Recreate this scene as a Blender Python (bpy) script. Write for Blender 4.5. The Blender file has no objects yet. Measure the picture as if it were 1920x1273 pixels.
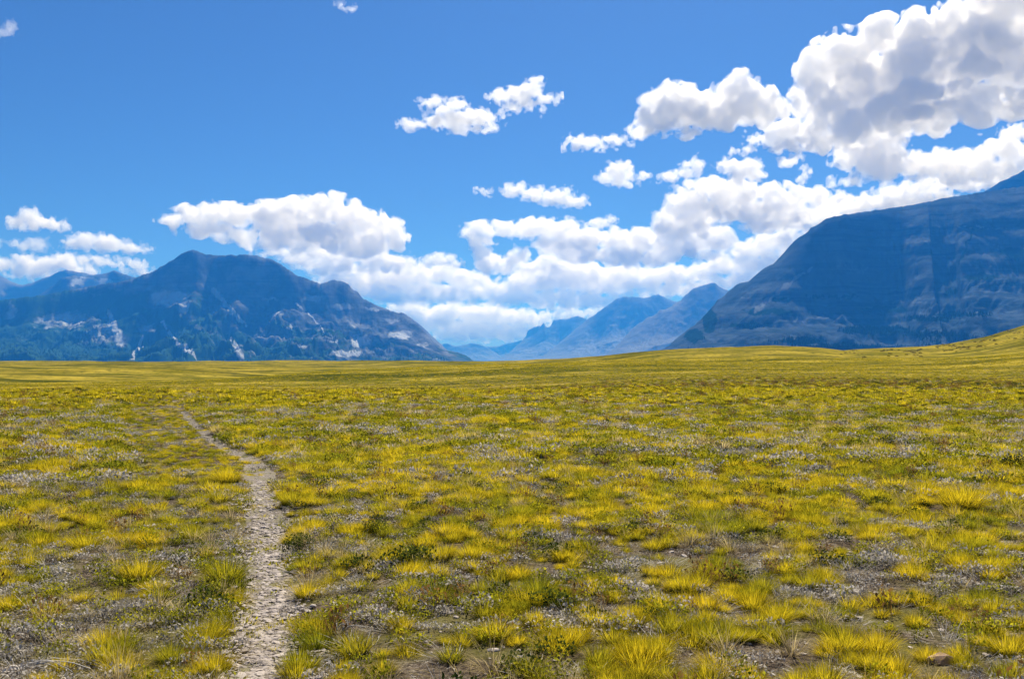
import bpy, math, random
import numpy as np

# ---------------------------------------------------------------- basics
SC = bpy.context.scene
COL = SC.collection
F = 1810.0                      # focal length in photo pixels (1920 wide)
EYE = 1.7
PITCH = math.atan(39.5 / F)
CP, SP = math.cos(PITCH), math.sin(PITCH)
SUN_EL, SUN_AZ = math.radians(48), math.radians(14)   # azimuth right of the view direction (+Y)
rng = np.random.default_rng(7)

def ray(px, py):
    """photo pixel -> (x/y, z/y) tangents of the viewing direction"""
    u = (np.asarray(px, float) - 960) / F
    v = (636.5 - np.asarray(py, float)) / F
    y = CP - v * SP
    z = SP + v * CP
    return u / y, z / y

def pix(x, y, z):
    """world point -> photo pixel"""
    z = z - EYE
    d = y * CP + z * SP
    return 960 + F * x / d, 636.5 - F * (-y * SP + z * CP) / d

def tag(o, label=None, cat=None, group=None, kind=None):
    if label: o["label"] = label
    if cat: o["category"] = cat
    if group: o["group"] = group
    if kind: o["kind"] = kind
    return o

def mesh_obj(name, verts, faces, mat=None, parent=None, smooth=True, link=True):
    me = bpy.data.meshes.new(name)
    v = np.asarray(verts, np.float32).reshape(-1, 3)
    me.vertices.add(len(v))
    me.vertices.foreach_set("co", v.ravel())
    f = np.asarray(faces, np.int32)
    if f.size:
        n, k = f.shape
        me.loops.add(n * k)
        me.loops.foreach_set("vertex_index", f.ravel())
        me.polygons.add(n)
        me.polygons.foreach_set("loop_start", np.arange(n, dtype=np.int32) * k)
        me.polygons.foreach_set("loop_total", np.full(n, k, np.int32))
        me.polygons.foreach_set("use_smooth", np.full(n, smooth, bool))
    me.update(calc_edges=True)
    if mat: me.materials.append(mat)
    o = bpy.data.objects.new(name, me)
    if link: COL.objects.link(o)
    if parent: o.parent = parent
    return o

def fattr(o, name, vals):
    a = o.data.attributes.new(name, "FLOAT", "POINT")
    a.data.foreach_set("value", np.asarray(vals, np.float32).ravel())

def grid_faces(n, m):
    i = np.arange(n * m).reshape(n, m)
    return np.stack([i[:-1, :-1], i[:-1, 1:], i[1:, 1:], i[1:, :-1]], -1).reshape(-1, 4)

def sstep(a, b, x):
    t = np.clip((x - a) / (b - a), 0, 1)
    return t * t * (3 - 2 * t)

# ---------------------------------------------------------------- noise
_perm = np.random.default_rng(11).permutation(512).astype(np.int64)
_perm = np.concatenate([_perm, _perm, _perm])
_ga = np.random.default_rng(12).uniform(0, 2 * np.pi, 512)
_gx, _gy = np.cos(_ga), np.sin(_ga)

def perlin(x, y, seed=0):
    x = np.asarray(x, float) + seed * 17.31
    y = np.asarray(y, float) - seed * 9.77
    xi, yi = np.floor(x).astype(np.int64), np.floor(y).astype(np.int64)
    xf, yf = x - xi, y - yi
    u, v = xf**3 * (xf * (xf * 6 - 15) + 10), yf**3 * (yf * (yf * 6 - 15) + 10)
    def g(a, b, dx, dy):
        h = _perm[(_perm[a & 511] + b) & 511]
        return _gx[h] * dx + _gy[h] * dy
    n00, n10 = g(xi, yi, xf, yf), g(xi + 1, yi, xf - 1, yf)
    n01, n11 = g(xi, yi + 1, xf, yf - 1), g(xi + 1, yi + 1, xf - 1, yf - 1)
    a = n00 + u * (n10 - n00)
    b = n01 + u * (n11 - n01)
    return 1.5 * (a + v * (b - a))

def fbm(x, y, oct=5, seed=0, gain=0.5, lac=2.03):
    s, a, f = 0, 1.0, 1.0
    for i in range(oct):
        s = s + a * perlin(x * f, y * f, seed + i)
        a *= gain; f *= lac
    return s

def ridged(x, y, oct=5, seed=0, gain=0.55):
    s, a, f, t = 0, 1.0, 1.0, 0
    for i in range(oct):
        s = s + a * (1 - np.abs(perlin(x * f, y * f, seed + i)) * 1.6)
        t += a; a *= gain; f *= 2.07
    return s / t

# ---------------------------------------------------------------- node helpers
class NT:
    def __init__(self, tree): self.t = tree
    def n(self, typ, **kw):
        nd = self.t.nodes.new(typ)
        for k, v in kw.items():
            if k.startswith("i_"):
                key = k[2:]
                key = int(key) if key.isdigit() else key.replace("_", " ")
                sock = nd.inputs[key]
                if isinstance(v, bpy.types.NodeSocket): self.t.links.new(v, sock)
                else: sock.default_value = v
            else: setattr(nd, k, v)
        return nd
    def link(self, a, b): self.t.links.new(a, b)
    def math(self, op, a, b=0.0, clamp=False):
        nd = self.n("ShaderNodeMath", operation=op, use_clamp=clamp)
        for i, v in ((0, a), (1, b)):
            if isinstance(v, bpy.types.NodeSocket): self.link(v, nd.inputs[i])
            else: nd.inputs[i].default_value = v
        return nd.outputs[0]
    def mix(self, fac, a, b, typ="MIX"):
        nd = self.n("ShaderNodeMix", data_type="RGBA", blend_type=typ)
        for s, v in ((nd.inputs[0], fac), (nd.inputs[6], a), (nd.inputs[7], b)):
            if isinstance(v, bpy.types.NodeSocket): self.link(v, s)
            else: s.default_value = v if not isinstance(v, tuple) else (*v, 1)[:4]
        return nd.outputs[2]
    def noise(self, vec, scale, detail=4, rough=0.55, out=0, dist=0):
        nd = self.n("ShaderNodeTexNoise")
        self.link(vec, nd.inputs["Vector"])
        nd.inputs["Scale"].default_value = scale
        nd.inputs["Detail"].default_value = detail
        nd.inputs["Roughness"].default_value = rough
        nd.inputs["Distortion"].default_value = dist
        return nd.outputs[out]
    def ramp(self, fac, lo, hi):
        nd = self.n("ShaderNodeMapRange", interpolation_type="SMOOTHSTEP")
        self.link(fac, nd.inputs[0])
        nd.inputs[1].default_value = lo; nd.inputs[2].default_value = hi
        return nd.outputs[0]
    def attr(self, name, out="Fac"):
        return self.n("ShaderNodeAttribute", attribute_name=name).outputs[out]
    def scaled(self, vec, s):
        nd = self.n("ShaderNodeVectorMath", operation="MULTIPLY")
        self.link(vec, nd.inputs[0]); nd.inputs[1].default_value = s
        return nd.outputs[0]

def material(name):
    m = bpy.data.materials.new(name)
    m.use_nodes = True
    m.node_tree.nodes.clear()
    nt = NT(m.node_tree)
    out = nt.n("ShaderNodeOutputMaterial")
    return m, nt, out

# ---------------------------------------------------------------- terrain
PATH = np.array([  # photo pixels on the trail's centre line, width in m
    (500, 1500, .36), (496, 1273, .36), (501, 1150, .37), (503, 1050, .38), (495, 950, .42), (476, 866, .40), (432, 841, .30),
    (387, 812, .23), (350, 777, .21), (328, 750, .18), (316, 743, .08)])
_hp = np.array([(-9000, 0), (700, 0), (960, .6), (1040, 2.6), (1150, 4.9), (1250, 7.3), (1350, 8.5), (1450, 9.7), (1540, 9.3), (1580, 8.0),
                (1640, 10.0), (1720, 10.7), (1780, 12.2), (1850, 16.5), (1920, 23), (2050, 33), (2400, 50), (9000, 70)], float)

def ground_base(x, y):
    x = np.asarray(x, float); y = np.asarray(y, float)
    yy = np.maximum(y, 1.0)
    tan = x / yy
    px = 960 + F * tan
    left = 1 - 0.75 * sstep(-0.12, 0.25, tan)
    z = -3.2 * left * sstep(44, 112, yy)
    z = z + (2.9 * left) * sstep(120, 900, yy) - 0.0035 * np.maximum(yy - 950, 0) * (yy < 9000) - 28 * (yy >= 9000)
    z = z + 3.5 * np.exp(-(((x + 12) / 50) ** 2 + ((y - 215) / np.where(y < 215, 34, 60)) ** 2))
    z = z + 2.2 * np.exp(-(((x - 125) / 45) ** 2 + ((y - 190) / 50) ** 2))
    h = np.interp(px, _hp[:, 0], _hp[:, 1])
    z = z + (h + 0.2) * sstep(130, 620, yy) * (1 - sstep(700, 1900, yy))
    far = sstep(60, 250, yy)
    z = z + far * ((.8 + 1.5 * sstep(120, 350, yy)) * fbm(x / 150, y / 110, 3, 3) + 0.25 * fbm(x / 26, y / 34, 3, 4)) * (1 - sstep(2500, 5000, yy))
    z = z + 0.10 * fbm(x / 6, y / 6, 3, 5) * sstep(2, 12, yy) * (1 - far)
    return z

def _path_world():
    pts = []
    for px, py, w in PATH:
        a, b = ray(px, py)
        d = -EYE / b
        for _ in range(8):
            d = (float(ground_base(a * d, d)) - EYE) / b
        pts.append((a * d, d, w))
    pts = np.array(pts)
    s = np.concatenate([[0], np.cumsum(np.hypot(*np.diff(pts[:, :2], axis=0).T))])
    # Catmull-Rom through the points
    out = []
    for i in range(len(pts) - 1):
        p0, p1, p2, p3 = pts[max(i - 1, 0)], pts[i], pts[i + 1], pts[min(i + 2, len(pts) - 1)]
        n = max(4, int((s[i + 1] - s[i]) / 0.12))
        for t in np.linspace(0, 1, n, endpoint=False):
            out.append(0.5 * (2 * p1 + (p2 - p0) * t + (2 * p0 - 5 * p1 + 4 * p2 - p3) * t * t + (3 * p1 - p0 - 3 * p2 + p3) * t**3))
    out.append(pts[-1])
    return np.array(out)

PW = _path_world()

def path_dist(x, y):
    """signed-ish distance to the trail's edge (negative inside)"""
    x = np.asarray(x, float); y = np.asarray(y, float)
    sh = x.shape
    x, y = x.ravel(), y.ravel()
    best = np.full(x.shape, 9.0)
    near = np.where((x > -19) & (x < 1) & (y > 0) & (y < 50))[0]
    for k in range(0, len(near), 4000):
        i = near[k:k + 4000]
        d = np.hypot(x[i, None] - PW[None, :, 0], y[i, None] - PW[None, :, 1]) - PW[None, :, 2] / 2
        best[i] = d.min(1)
    return best.reshape(sh)

def ground(x, y):
    z = ground_base(x, y)
    d = path_dist(x, y)
    return z - 0.05 * (1 - sstep(-0.12, 0.18, d))

def at(px, py):
    """photo pixel -> point on the ground"""
    a, b = ray(px, py)
    d = 3.0
    # march outwards to the first hit
    ds = np.geomspace(2.5, 700, 2500)
    zz = ground(a * ds, ds) - (EYE + b * ds)
    k = int(np.argmax(zz > 0))
    d = ds[max(k, 0)]
    return float(a * d), float(d), float(ground(np.array([a * d]), np.array([d]))[0])

def build_ground():
    az = np.concatenate([np.radians(np.linspace(-180, -42, 50, endpoint=False)), np.radians(np.linspace(-42, 42, 560, endpoint=False)),
                         np.radians(np.linspace(42, 180, 51))])
    r = np.concatenate([np.geomspace(0.6, 60, 300, endpoint=False), np.geomspace(60, 2200, 230, endpoint=False), np.geomspace(2200, 24500, 30)])
    A, R = np.meshgrid(az, r, indexing="ij")
    X, Y = R * np.sin(A), R * np.cos(A)
    Z = ground(X, Y)
    X = np.vstack([X.reshape(-1, 1)]); 
    V = np.stack([X.ravel(), Y.ravel(), Z.ravel()], -1)
    f = grid_faces(len(az), len(r))[:, ::-1]
    # centre cap
    i0 = np.arange(len(az)) * len(r)
    V = np.vstack([V, [[0, 0, float(ground(np.array([0.]), np.array([0.]))[0])]]])
    c = len(V) - 1
    cap = np.stack([np.full(len(az) - 1, c), i0[1:], i0[:-1], np.full(len(az) - 1, c)], -1)
    m, nt, out = material("meadow_soil")
    P = nt.n("ShaderNodeNewGeometry").outputs["Position"]
    sep = nt.n("ShaderNodeSeparateXYZ"); nt.link(P, sep.inputs[0])
    dist = nt.n("ShaderNodeVectorMath", operation="LENGTH"); nt.link(P, dist.inputs[0])
    far = nt.ramp(dist.outputs["Value"], 60, 200)
    # bare earth with litter
    fine = nt.noise(P, 22, 6, .65)
    mid = nt.noise(P, 3.2, 4, .6)
    soil = nt.mix(nt.ramp(fine, .35, .68), (.04, .03, .024), (.17, .13, .095))
    litter = nt.mix(nt.ramp(nt.noise(P, 60, 3, .7), .45, .66), soil, (.30, .25, .19))
    near_c = nt.mix(nt.ramp(mid, .38, .62), soil, litter)
    near_c = nt.mix(nt.math("MULTIPLY", nt.ramp(nt.noise(P, 1.1, 3), .45, .6), .55), near_c, (.17, .16, .03))
    # distant grassland
    big = nt.noise(nt.scaled(P, (.012, .03, .02)), 1, 5, .6)
    streak = nt.noise(nt.scaled(P, (.05, .16, .05)), 1, 6, .65)
    grain = nt.noise(nt.scaled(P, (.9, .9, .9)), 1, 5, .75)
    far_c = nt.mix(nt.ramp(big, .36, .64), (.105, .105, .010), (.26, .20, .022))
    far_c = nt.mix(nt.math("MULTIPLY", nt.ramp(streak, .44, .60), .85), far_c, (.46, .345, .05))
    st2 = nt.noise(nt.scaled(P, (.012, .11, .05)), 1, 5, .6)
    far_c = nt.mix(nt.math("MULTIPLY", nt.ramp(st2, .45, .6), .85), far_c, (.048, .055, .008))
    far_c = nt.mix(nt.math("MULTIPLY", nt.ramp(sep.outputs["X"], -60, 260), .14), far_c, (.46, .34, .03))
    spk = nt.noise(nt.scaled(P, (.28, .28, .28)), 1, 3, .7)
    far_c = nt.mix(nt.math("MULTIPLY", nt.ramp(spk, .52, .66), .75), far_c, (.045, .055, .010))
    far_c = nt.mix(nt.math("MULTIPLY", nt.ramp(grain, .5, .68), .7), far_c, (.055, .07, .012))
    col = nt.mix(far, near_c, far_c)
    bump = nt.n("ShaderNodeBump"); bump.inputs["Strength"].default_value = .9; bump.inputs["Distance"].default_value = .05
    nt.link(fine, bump.inputs["Height"])
    b = nt.n("ShaderNodeBsdfPrincipled"); nt.link(col, b.inputs["Base Color"]); b.inputs["Roughness"].default_value = .95
    b.inputs["Specular IOR Level"].default_value = 0
    nt.link(bump.outputs[0], b.inputs["Normal"]); nt.link(b.outputs[0], out.inputs[0])
    o = mesh_obj("ground", V, np.vstack([f, cap[:, [0, 1, 2, 3]][:, :4]]) if False else f, m)
    tag(o, "rolling dry prairie ground with gentle rises reaching to the mountain feet", kind="structure")
    return o

def build_path():
    n = len(PW)
    t = np.gradient(PW[:, :2], axis=0); t /= np.linalg.norm(t, axis=1)[:, None]
    nrm = np.stack([-t[:, 1], t[:, 0]], -1)
    cols = np.linspace(-1, 1, 9)
    V = []
    for i in range(n):
        s = i * .12
        wl = PW[i, 2] / 2 + .03 + .09 * float(fbm(np.array([s * 1.3]), np.array([1.0]), 3, 21)[0])
        wr = PW[i, 2] / 2 + .03 + .09 * float(fbm(np.array([s * 1.3]), np.array([8.0]), 3, 22)[0])
        for c in cols:
            w = wl if c < 0 else wr
            V.append((PW[i, 0] + nrm[i, 0] * c * w, PW[i, 1] + nrm[i, 1] * c * w))
    V = np.array(V)
    # lay the sheet on the ground mesh: 12 mm above to clear its facets, edges tucked in
    z = ground(V[:, 0], V[:, 1]) + .014
    edge = np.tile(np.abs(cols) == 1, n)
    z[edge] -= .03
    m, nt, out = material("trodden_gravel")
    P = nt.n("ShaderNodeNewGeometry").outputs["Position"]
    vor = nt.n("ShaderNodeTexVoronoi"); nt.link(nt.scaled(P, (16, 30, 20)), vor.inputs["Vector"]); vor.inputs["Scale"].default_value = 1
    fine = nt.noise(P, 45, 5, .7)
    c = nt.mix(nt.ramp(fine, .36, .64), (.10, .078, .058), (.30, .245, .195))
    c = nt.mix(nt.math("MULTIPLY", nt.ramp(nt.noise(P, 14, 3, .6), .45, .65), .35), c, (.30, .25, .20))
    c = nt.mix(nt.math("MULTIPLY", nt.ramp(nt.noise(P, 5, 3), .46, .62), .75), c, (.16, .14, .035))
    bump = nt.n("ShaderNodeBump"); bump.inputs["Strength"].default_value = 1; bump.inputs["Distance"].default_value = .02
    nt.link(fine, bump.inputs["Height"])
    b = nt.n("ShaderNodeBsdfPrincipled"); nt.link(c, b.inputs["Base Color"]); b.inputs["Roughness"].default_value = .9
    nt.link(bump.outputs[0], b.inputs["Normal"]); nt.link(b.outputs[0], out.inputs[0])
    o = mesh_obj("path", np.c_[V, z], grid_faces(n, 9)[:, ::-1], m)
    tag(o, "narrow pale gravel footpath winding through the tussocks towards the left", kind="structure")

# ---------------------------------------------------------------- mountains
def mountain_mat(name, rock_a, rock_b, scree, forest, band_scale, band_amt):
    m, nt, out = material(name)
    P = nt.n("ShaderNodeNewGeometry").outputs["Position"]
    n1 = nt.noise(nt.scaled(P, (.004, .004, .004)), 1, 8, .68)
    n2 = nt.noise(nt.scaled(P, (.0015, .0015, band_scale)), 1, 6, .6)
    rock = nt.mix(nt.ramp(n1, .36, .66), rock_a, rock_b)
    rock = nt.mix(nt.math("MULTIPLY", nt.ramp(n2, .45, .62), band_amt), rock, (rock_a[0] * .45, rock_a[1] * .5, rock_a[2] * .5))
    fn = nt.noise(nt.scaled(P, (.006, .006, .006)), 1, 6, .7)
    ff = nt.ramp(nt.math("ADD", nt.attr("forest"), nt.math("MULTIPLY", nt.math("SUBTRACT", fn, .5), 1.5)), .38, .6)
    tf = nt.ramp(nt.math("ADD", nt.attr("talus"), nt.math("MULTIPLY", nt.math("SUBTRACT", fn, .5), 1.1)), .35, .65)
    fcol = nt.mix(nt.noise(nt.scaled(P, (.02, .02, .02)), 1, 4, .7), (forest[0] * .5, forest[1] * .5, forest[2] * .5), (forest[0] * 1.6, forest[1] * 1.6, forest[2] * 1.5))
    c = nt.mix(ff, rock, fcol)
    c = nt.mix(tf, c, scree)
    bump = nt.n("ShaderNodeBump"); bump.inputs["Strength"].default_value = .8; bump.inputs["Distance"].default_value = 30
    nt.link(n1, bump.inputs["Height"])
    b = nt.n("ShaderNodeBsdfDiffuse"); nt.link(c, b.inputs["Color"]); nt.link(bump.outputs[0], b.inputs["Normal"])
    nt.link(b.outputs[0], out.inputs[0])
    return m

def seg_mask(px, py, pts, w0, w1=None):
    """soft mask round a polyline in photo pixels"""
    w1 = w0 if w1 is None else w1
    best = np.zeros_like(px)
    n = len(pts) - 1
    for i in range(n):
        (ax, ay), (bx, by) = pts[i], pts[i + 1]
        l2 = (bx - ax) ** 2 + (by - ay) ** 2
        t = np.clip(((px - ax) * (bx - ax) + (py - ay) * (by - ay)) / l2, 0, 1)
        d = np.hypot(px - ax - t * (bx - ax), py - ay - t * (by - ay))
        w = w0 + (w1 - w0) * (i + t) / n
        best = np.maximum(best, np.clip(1.25 - d / w, 0, 1))
    return best

def ell_mask(px, py, cx, cy, rx, ry):
    return np.clip(1.5 - np.hypot((px - cx) / rx, (py - cy) / ry), 0, 1)

WOODS = []
def build_ridge(name, label, prof, D, front, back, base, mat, cols=1.6, rows=170, steep=.35, steep_w=.25, gul=.3, gul_len=900., rough=1.2,
                terr=0., seed=0, forest_z=(0, 0), masks=None, curve=0., apron=1.25, crag=1.0, scree_amt=.08, forest_rib=1.0):
    prof = np.array(prof, float)
    px = np.arange(prof[0, 0], prof[-1, 0] + .1, cols)
    py = np.interp(px, prof[:, 0], prof[:, 1])
    py = py + rough * (fbm(px / 11, px * 0 + seed, 4, seed + 50)) * np.clip((base_line(px) - py) / 40, 0, 1)
    tx, tz = ray(px, py)
    Dc = D * (1 + .03 * fbm(px / 160, px * 0, 3, seed + 60)) + curve * (px - prof[0, 0]) / (prof[-1, 0] - prof[0, 0])
    H = np.maximum(EYE + Dc * tz, base + 2)
    # the body of the mountain follows a smoothed crest; the crest's own teeth fade out just below it
    kw = np.exp(-.5 * (np.arange(-60, 61) * cols / 22.) ** 2); kw /= kw.sum()
    Hs = np.convolve(np.pad(H, 60, mode="edge"), kw, "valid")
    nb = max(12, rows // 5)
    s = np.concatenate([-np.linspace(1, 0, nb, endpoint=False) ** 1.0, np.linspace(0, 1, rows) ** 1.15])
    S, I = np.meshgrid(s, np.arange(len(px)))
    Hc, DC, TX, PXc = Hs[I], Dc[I], tx[I], px[I]
    teeth = (H - Hs)[I]
    fr = np.where(S < 0, -S * back, -S * front)
    Y = DC + fr
    rel = Hc - base
    a = np.abs(S)
    # cross profile: a steep headwall, then a long concave apron
    if callable(steep): steep, steep_w = steep(PXc)
    top = sstep(0, steep_w, a)
    p = 1 - steep * top - (1 - steep) * (1 - (1 - np.clip(a, 0, 1)) ** apron)
    p = np.clip(p, 0, 1)
    X = TX * DC + TX * fr * .9
    # ribs and gullies running down the slope
    wx = X + 260 * fbm(X / 900, Y / 900, 3, seed + 1)
    wy = Y + 260 * fbm(X / 900, Y / 900, 3, seed + 2)
    g1 = 1 - ridged(wx / gul_len, wy / (gul_len * 2.6), 6, seed + 3, .55)
    g2 = 1 - ridged(wx / 260, wy / 420, 5, seed + 9, .6)
    amp = rel * gul * sstep(0, .30, a) * (1 - .75 * sstep(.55, 1, a))
    h = base + rel * p + teeth * (1 - sstep(0, .06, a)) - amp * g1 * 1.5 - np.minimum(rel, 500) * .10 * crag * g2 * sstep(.02, .15, a)
    h = h + crag * np.minimum(rel * .03, 22) * fbm(X / 120, Y / 120, 4, seed + 20) * sstep(.01, .1, a)
    if terr:
        zz = h + 60 * fbm(X / 1400, Y / 1400, 3, seed + 30) - .02 * X
        k = zz / terr
        stepv = (np.floor(k) + sstep(.25, .8, k - np.floor(k))) * terr
        h = h + (stepv - zz) * .32 * sstep(.02, .2, a) * np.clip(rel / 300, 0, 1)
    h = np.where(a > .985, base - 15, h)
    # never above the crest's line of sight
    V = np.stack([X.ravel(), Y.ravel(), h.ravel()], -1)
    o = mesh_obj(name, V, grid_faces(*S.shape)[:, ::-1], mat)
    PX, PY = pix(X, Y, h)
    forest = np.zeros_like(h)
    if forest_z[1] > forest_z[0]:
        forest = 1 - sstep(forest_z[0], forest_z[1], h - base + 140 * fbm(X / 600, Y / 600, 3, seed + 40))
    talus = np.zeros_like(h)
    if masks:
        jx, jy = PX + 5 * fbm(PX / 14, PY / 14, 3, seed + 70), PY + 4 * fbm(PX / 14, PY / 14, 3, seed + 71)
        forest, talus = masks(jx, jy, forest, talus)
    # scree gathers in the gullies of the middle slopes, woods keep to the ribs
    relz = np.clip((h - base) / np.maximum(rel, 1), 0, 1)
    gb = sstep(.50, .62, g1) * sstep(.08, .25, relz) * (1 - sstep(.6, .85, relz))
    gf = sstep(.52, .64, g2) * sstep(.15, .4, relz) * (1 - sstep(.7, .95, relz))
    talus = np.maximum(talus, scree_amt * np.maximum(.62 * gb, .66 * gf))
    forest = np.maximum(forest, .5 * forest_rib * sstep(.62, .75, 1 - g1) * (1 - sstep(.35, .6, relz)))
    fattr(o, "forest", np.clip(forest, 0, 1)); fattr(o, "talus", np.clip(talus, 0, 1))
    tag(o, label, kind="structure")
    WOODS.append((X, Y, h, np.clip(forest, 0, 1), PX, PY, S))
    return o

def base_line(px):
    return np.full_like(px, 680.0)

VIMY = [(-460, 690), (-330, 655), (-220, 625), (-130, 600), (-60, 580), (0, 563), (70, 556), (150, 540), (190, 533), (225, 529), (258, 520), (282, 511), (300, 500), (320, 490), (335, 481), (350, 470), (362, 467), (375, 473), (388, 478),
        (405, 479), (430, 478), (467, 478), (490, 482), (512, 486), (527, 496), (545, 510), (560, 517), (580, 526), (590, 529), (600, 534), (608, 530), (617, 527), (637, 525),
        (652, 531), (662, 542), (672, 550), (682, 560), (702, 570), (720, 577), (740, 585), (757, 587), (770, 596), (785, 609), (800, 625), (812, 638), (825, 649), (835, 657),
        (857, 660), (875, 667), (890, 678), (905, 684)]
RIGHT = [(1205, 668), (1227, 660), (1253, 650), (1265, 638), (1287, 620), (1305, 607), (1319, 593), (1338, 573), (1344, 564), (1358, 555), (1366, 547), (1378, 537), (1388, 531), (1404, 527),
         (1418, 515), (1435, 502), (1450, 495), (1470, 475), (1490, 450), (1515, 435), (1520, 427), (1535, 420), (1550, 410), (1580, 403), (1630, 396), (1670, 390), (1725, 382), (1770, 372), (1845, 360),
         (1900, 352), (2000, 345), (2150, 360), (2300, 390), (2480, 450), (2640, 560), (2800, 690)]

def vimy_masks(px, py, forest, talus):
    f = np.maximum(forest, .72 * (1 - sstep(300, 520, px - .4 * (py - 560))) * sstep(520, 560, py))
    S, E = seg_mask, ell_mask
    t = S(px, py, [(265, 630), (261, 652), (252, 666), (240, 680)], 4, 5)
    t = np.maximum(t, S(px, py, [(306, 603), (315, 622), (335, 645), (350, 658)], 4, 4))
    t = np.maximum(t, S(px, py, [(346, 645), (358, 662), (374, 678)], 3.5, 4))
    t = np.maximum(t, S(px, py, [(434, 634), (446, 656), (456, 680)], 2, 13))
    t = np.maximum(t, S(px, py, [(402, 546), (420, 566), (445, 595), (462, 610)], 8, 3))
    t = np.maximum(t, .8 * S(px, py, [(205, 588), (214, 615), (226, 640)], 7, 15))
    t = np.maximum(t, .62 * E(px, py, 315, 560, 46, 20)); t = np.maximum(t, .62 * E(px, py, 345, 572, 14, 22))
    t = np.maximum(t, .5 * E(px, py, 190, 625, 40, 26)); t = np.maximum(t, .5 * E(px, py, 120, 600, 70, 22))
    t = np.maximum(t, .5 * E(px, py, 275, 615, 22, 10)); t = np.maximum(t, .6 * E(px, py, 20, 585, 16, 18))
    t = np.maximum(t, S(px, py, [(558, 570), (585, 595), (612, 623), (636, 645)], 2.2, 2.5))
    for a in [(590, 560, 30, 8, .62), (640, 575, 34, 7, .55), (520, 590, 18, 12, .5), (675, 640, 24, 13, .75), (650, 664, 40, 8, .7), (752, 628, 26, 9, .75), (738, 602, 20, 5, .6),
              (700, 580, 18, 4, .6), (570, 650, 16, 4, .6), (545, 615, 6, 10, .5), (660, 610, 16, 14, .45), (505, 560, 22, 5, .5), (620, 640, 8, 4, .6), (795, 645, 16, 6, .5)]:
        t = np.maximum(t, a[4] * E(px, py, *a[:4]))
    f = f * (1 - .45 * sstep(420, 620, px))
    t = t * (1 - .6 * sstep(664, 676, py))
    return f * (1 - .7 * np.clip(t, 0, 1)), t

def right_masks(px, py, forest, talus):
    E, S = ell_mask, seg_mask
    f = forest * .34
    for a in [(1658, 581, 44, 7), (1740, 598, 50, 4), (1646, 619, 66, 8), (1747, 627, 60, 5), (1804, 590, 52, 4), (1842, 520, 34, 7), (1893, 531, 20, 4), (1780, 548, 11, 6), (1893, 477, 34, 12),
              (1400, 610, 30, 5), (1440, 585, 40, 6), (1500, 640, 50, 6), (1560, 556, 60, 3), (1330, 600, 12, 25), (1300, 630, 20, 12), (1460, 562, 30, 4), (1850, 640, 70, 6), (1600, 655, 120, 6)]:
        f = np.maximum(f, E(px, py, *a))
    f = np.maximum(f, .9 * S(px, py, [(1824, 432), (1812, 462), (1795, 500)], 2.5))
    t = .55 * S(px, py, [(1700, 423), (1800, 424), (1920, 432)], 3) + .5 * S(px, py, [(1700, 454), (1830, 456), (1920, 466)], 3)
    t = t + .7 * S(px, py, [(1525, 500), (1495, 520), (1455, 552), (1420, 580)], 4, 8)
    for a in [(1600, 500, 50, 22, .45), (1860, 480, 50, 26, .45), (1500, 600, 40, 8, .45), (1560, 596, 50, 5, .5), (1700, 565, 60, 6, .45), (1400, 560, 22, 5, .45), (1345, 640, 30, 10, .35)]:
        t = np.maximum(t, a[4] * E(px, py, *a[:4]))
    return f, t

def back_masks(px, py, forest, talus):
    t = .9 * np.maximum(ell_mask(px, py, 165, 529, 36, 9), ell_mask(px, py, 200, 533, 20, 8))
    return forest, t

def right_cliff(px):
    """sheer on the left half of the face, easing into a ramp towards the right"""
    wob = 14 * fbm(px / 30, px * 0, 3, 91)
    k = sstep(1650, 1725, px + wob) * (1 - .45 * sstep(1738, 1756, px + wob) * (1 - sstep(1764, 1790, px + wob)))
    k = np.maximum(k, .9 * (1 - sstep(1400, 1560, px)))
    return .43 - .31 * k, .14 + .19 * k

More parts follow.
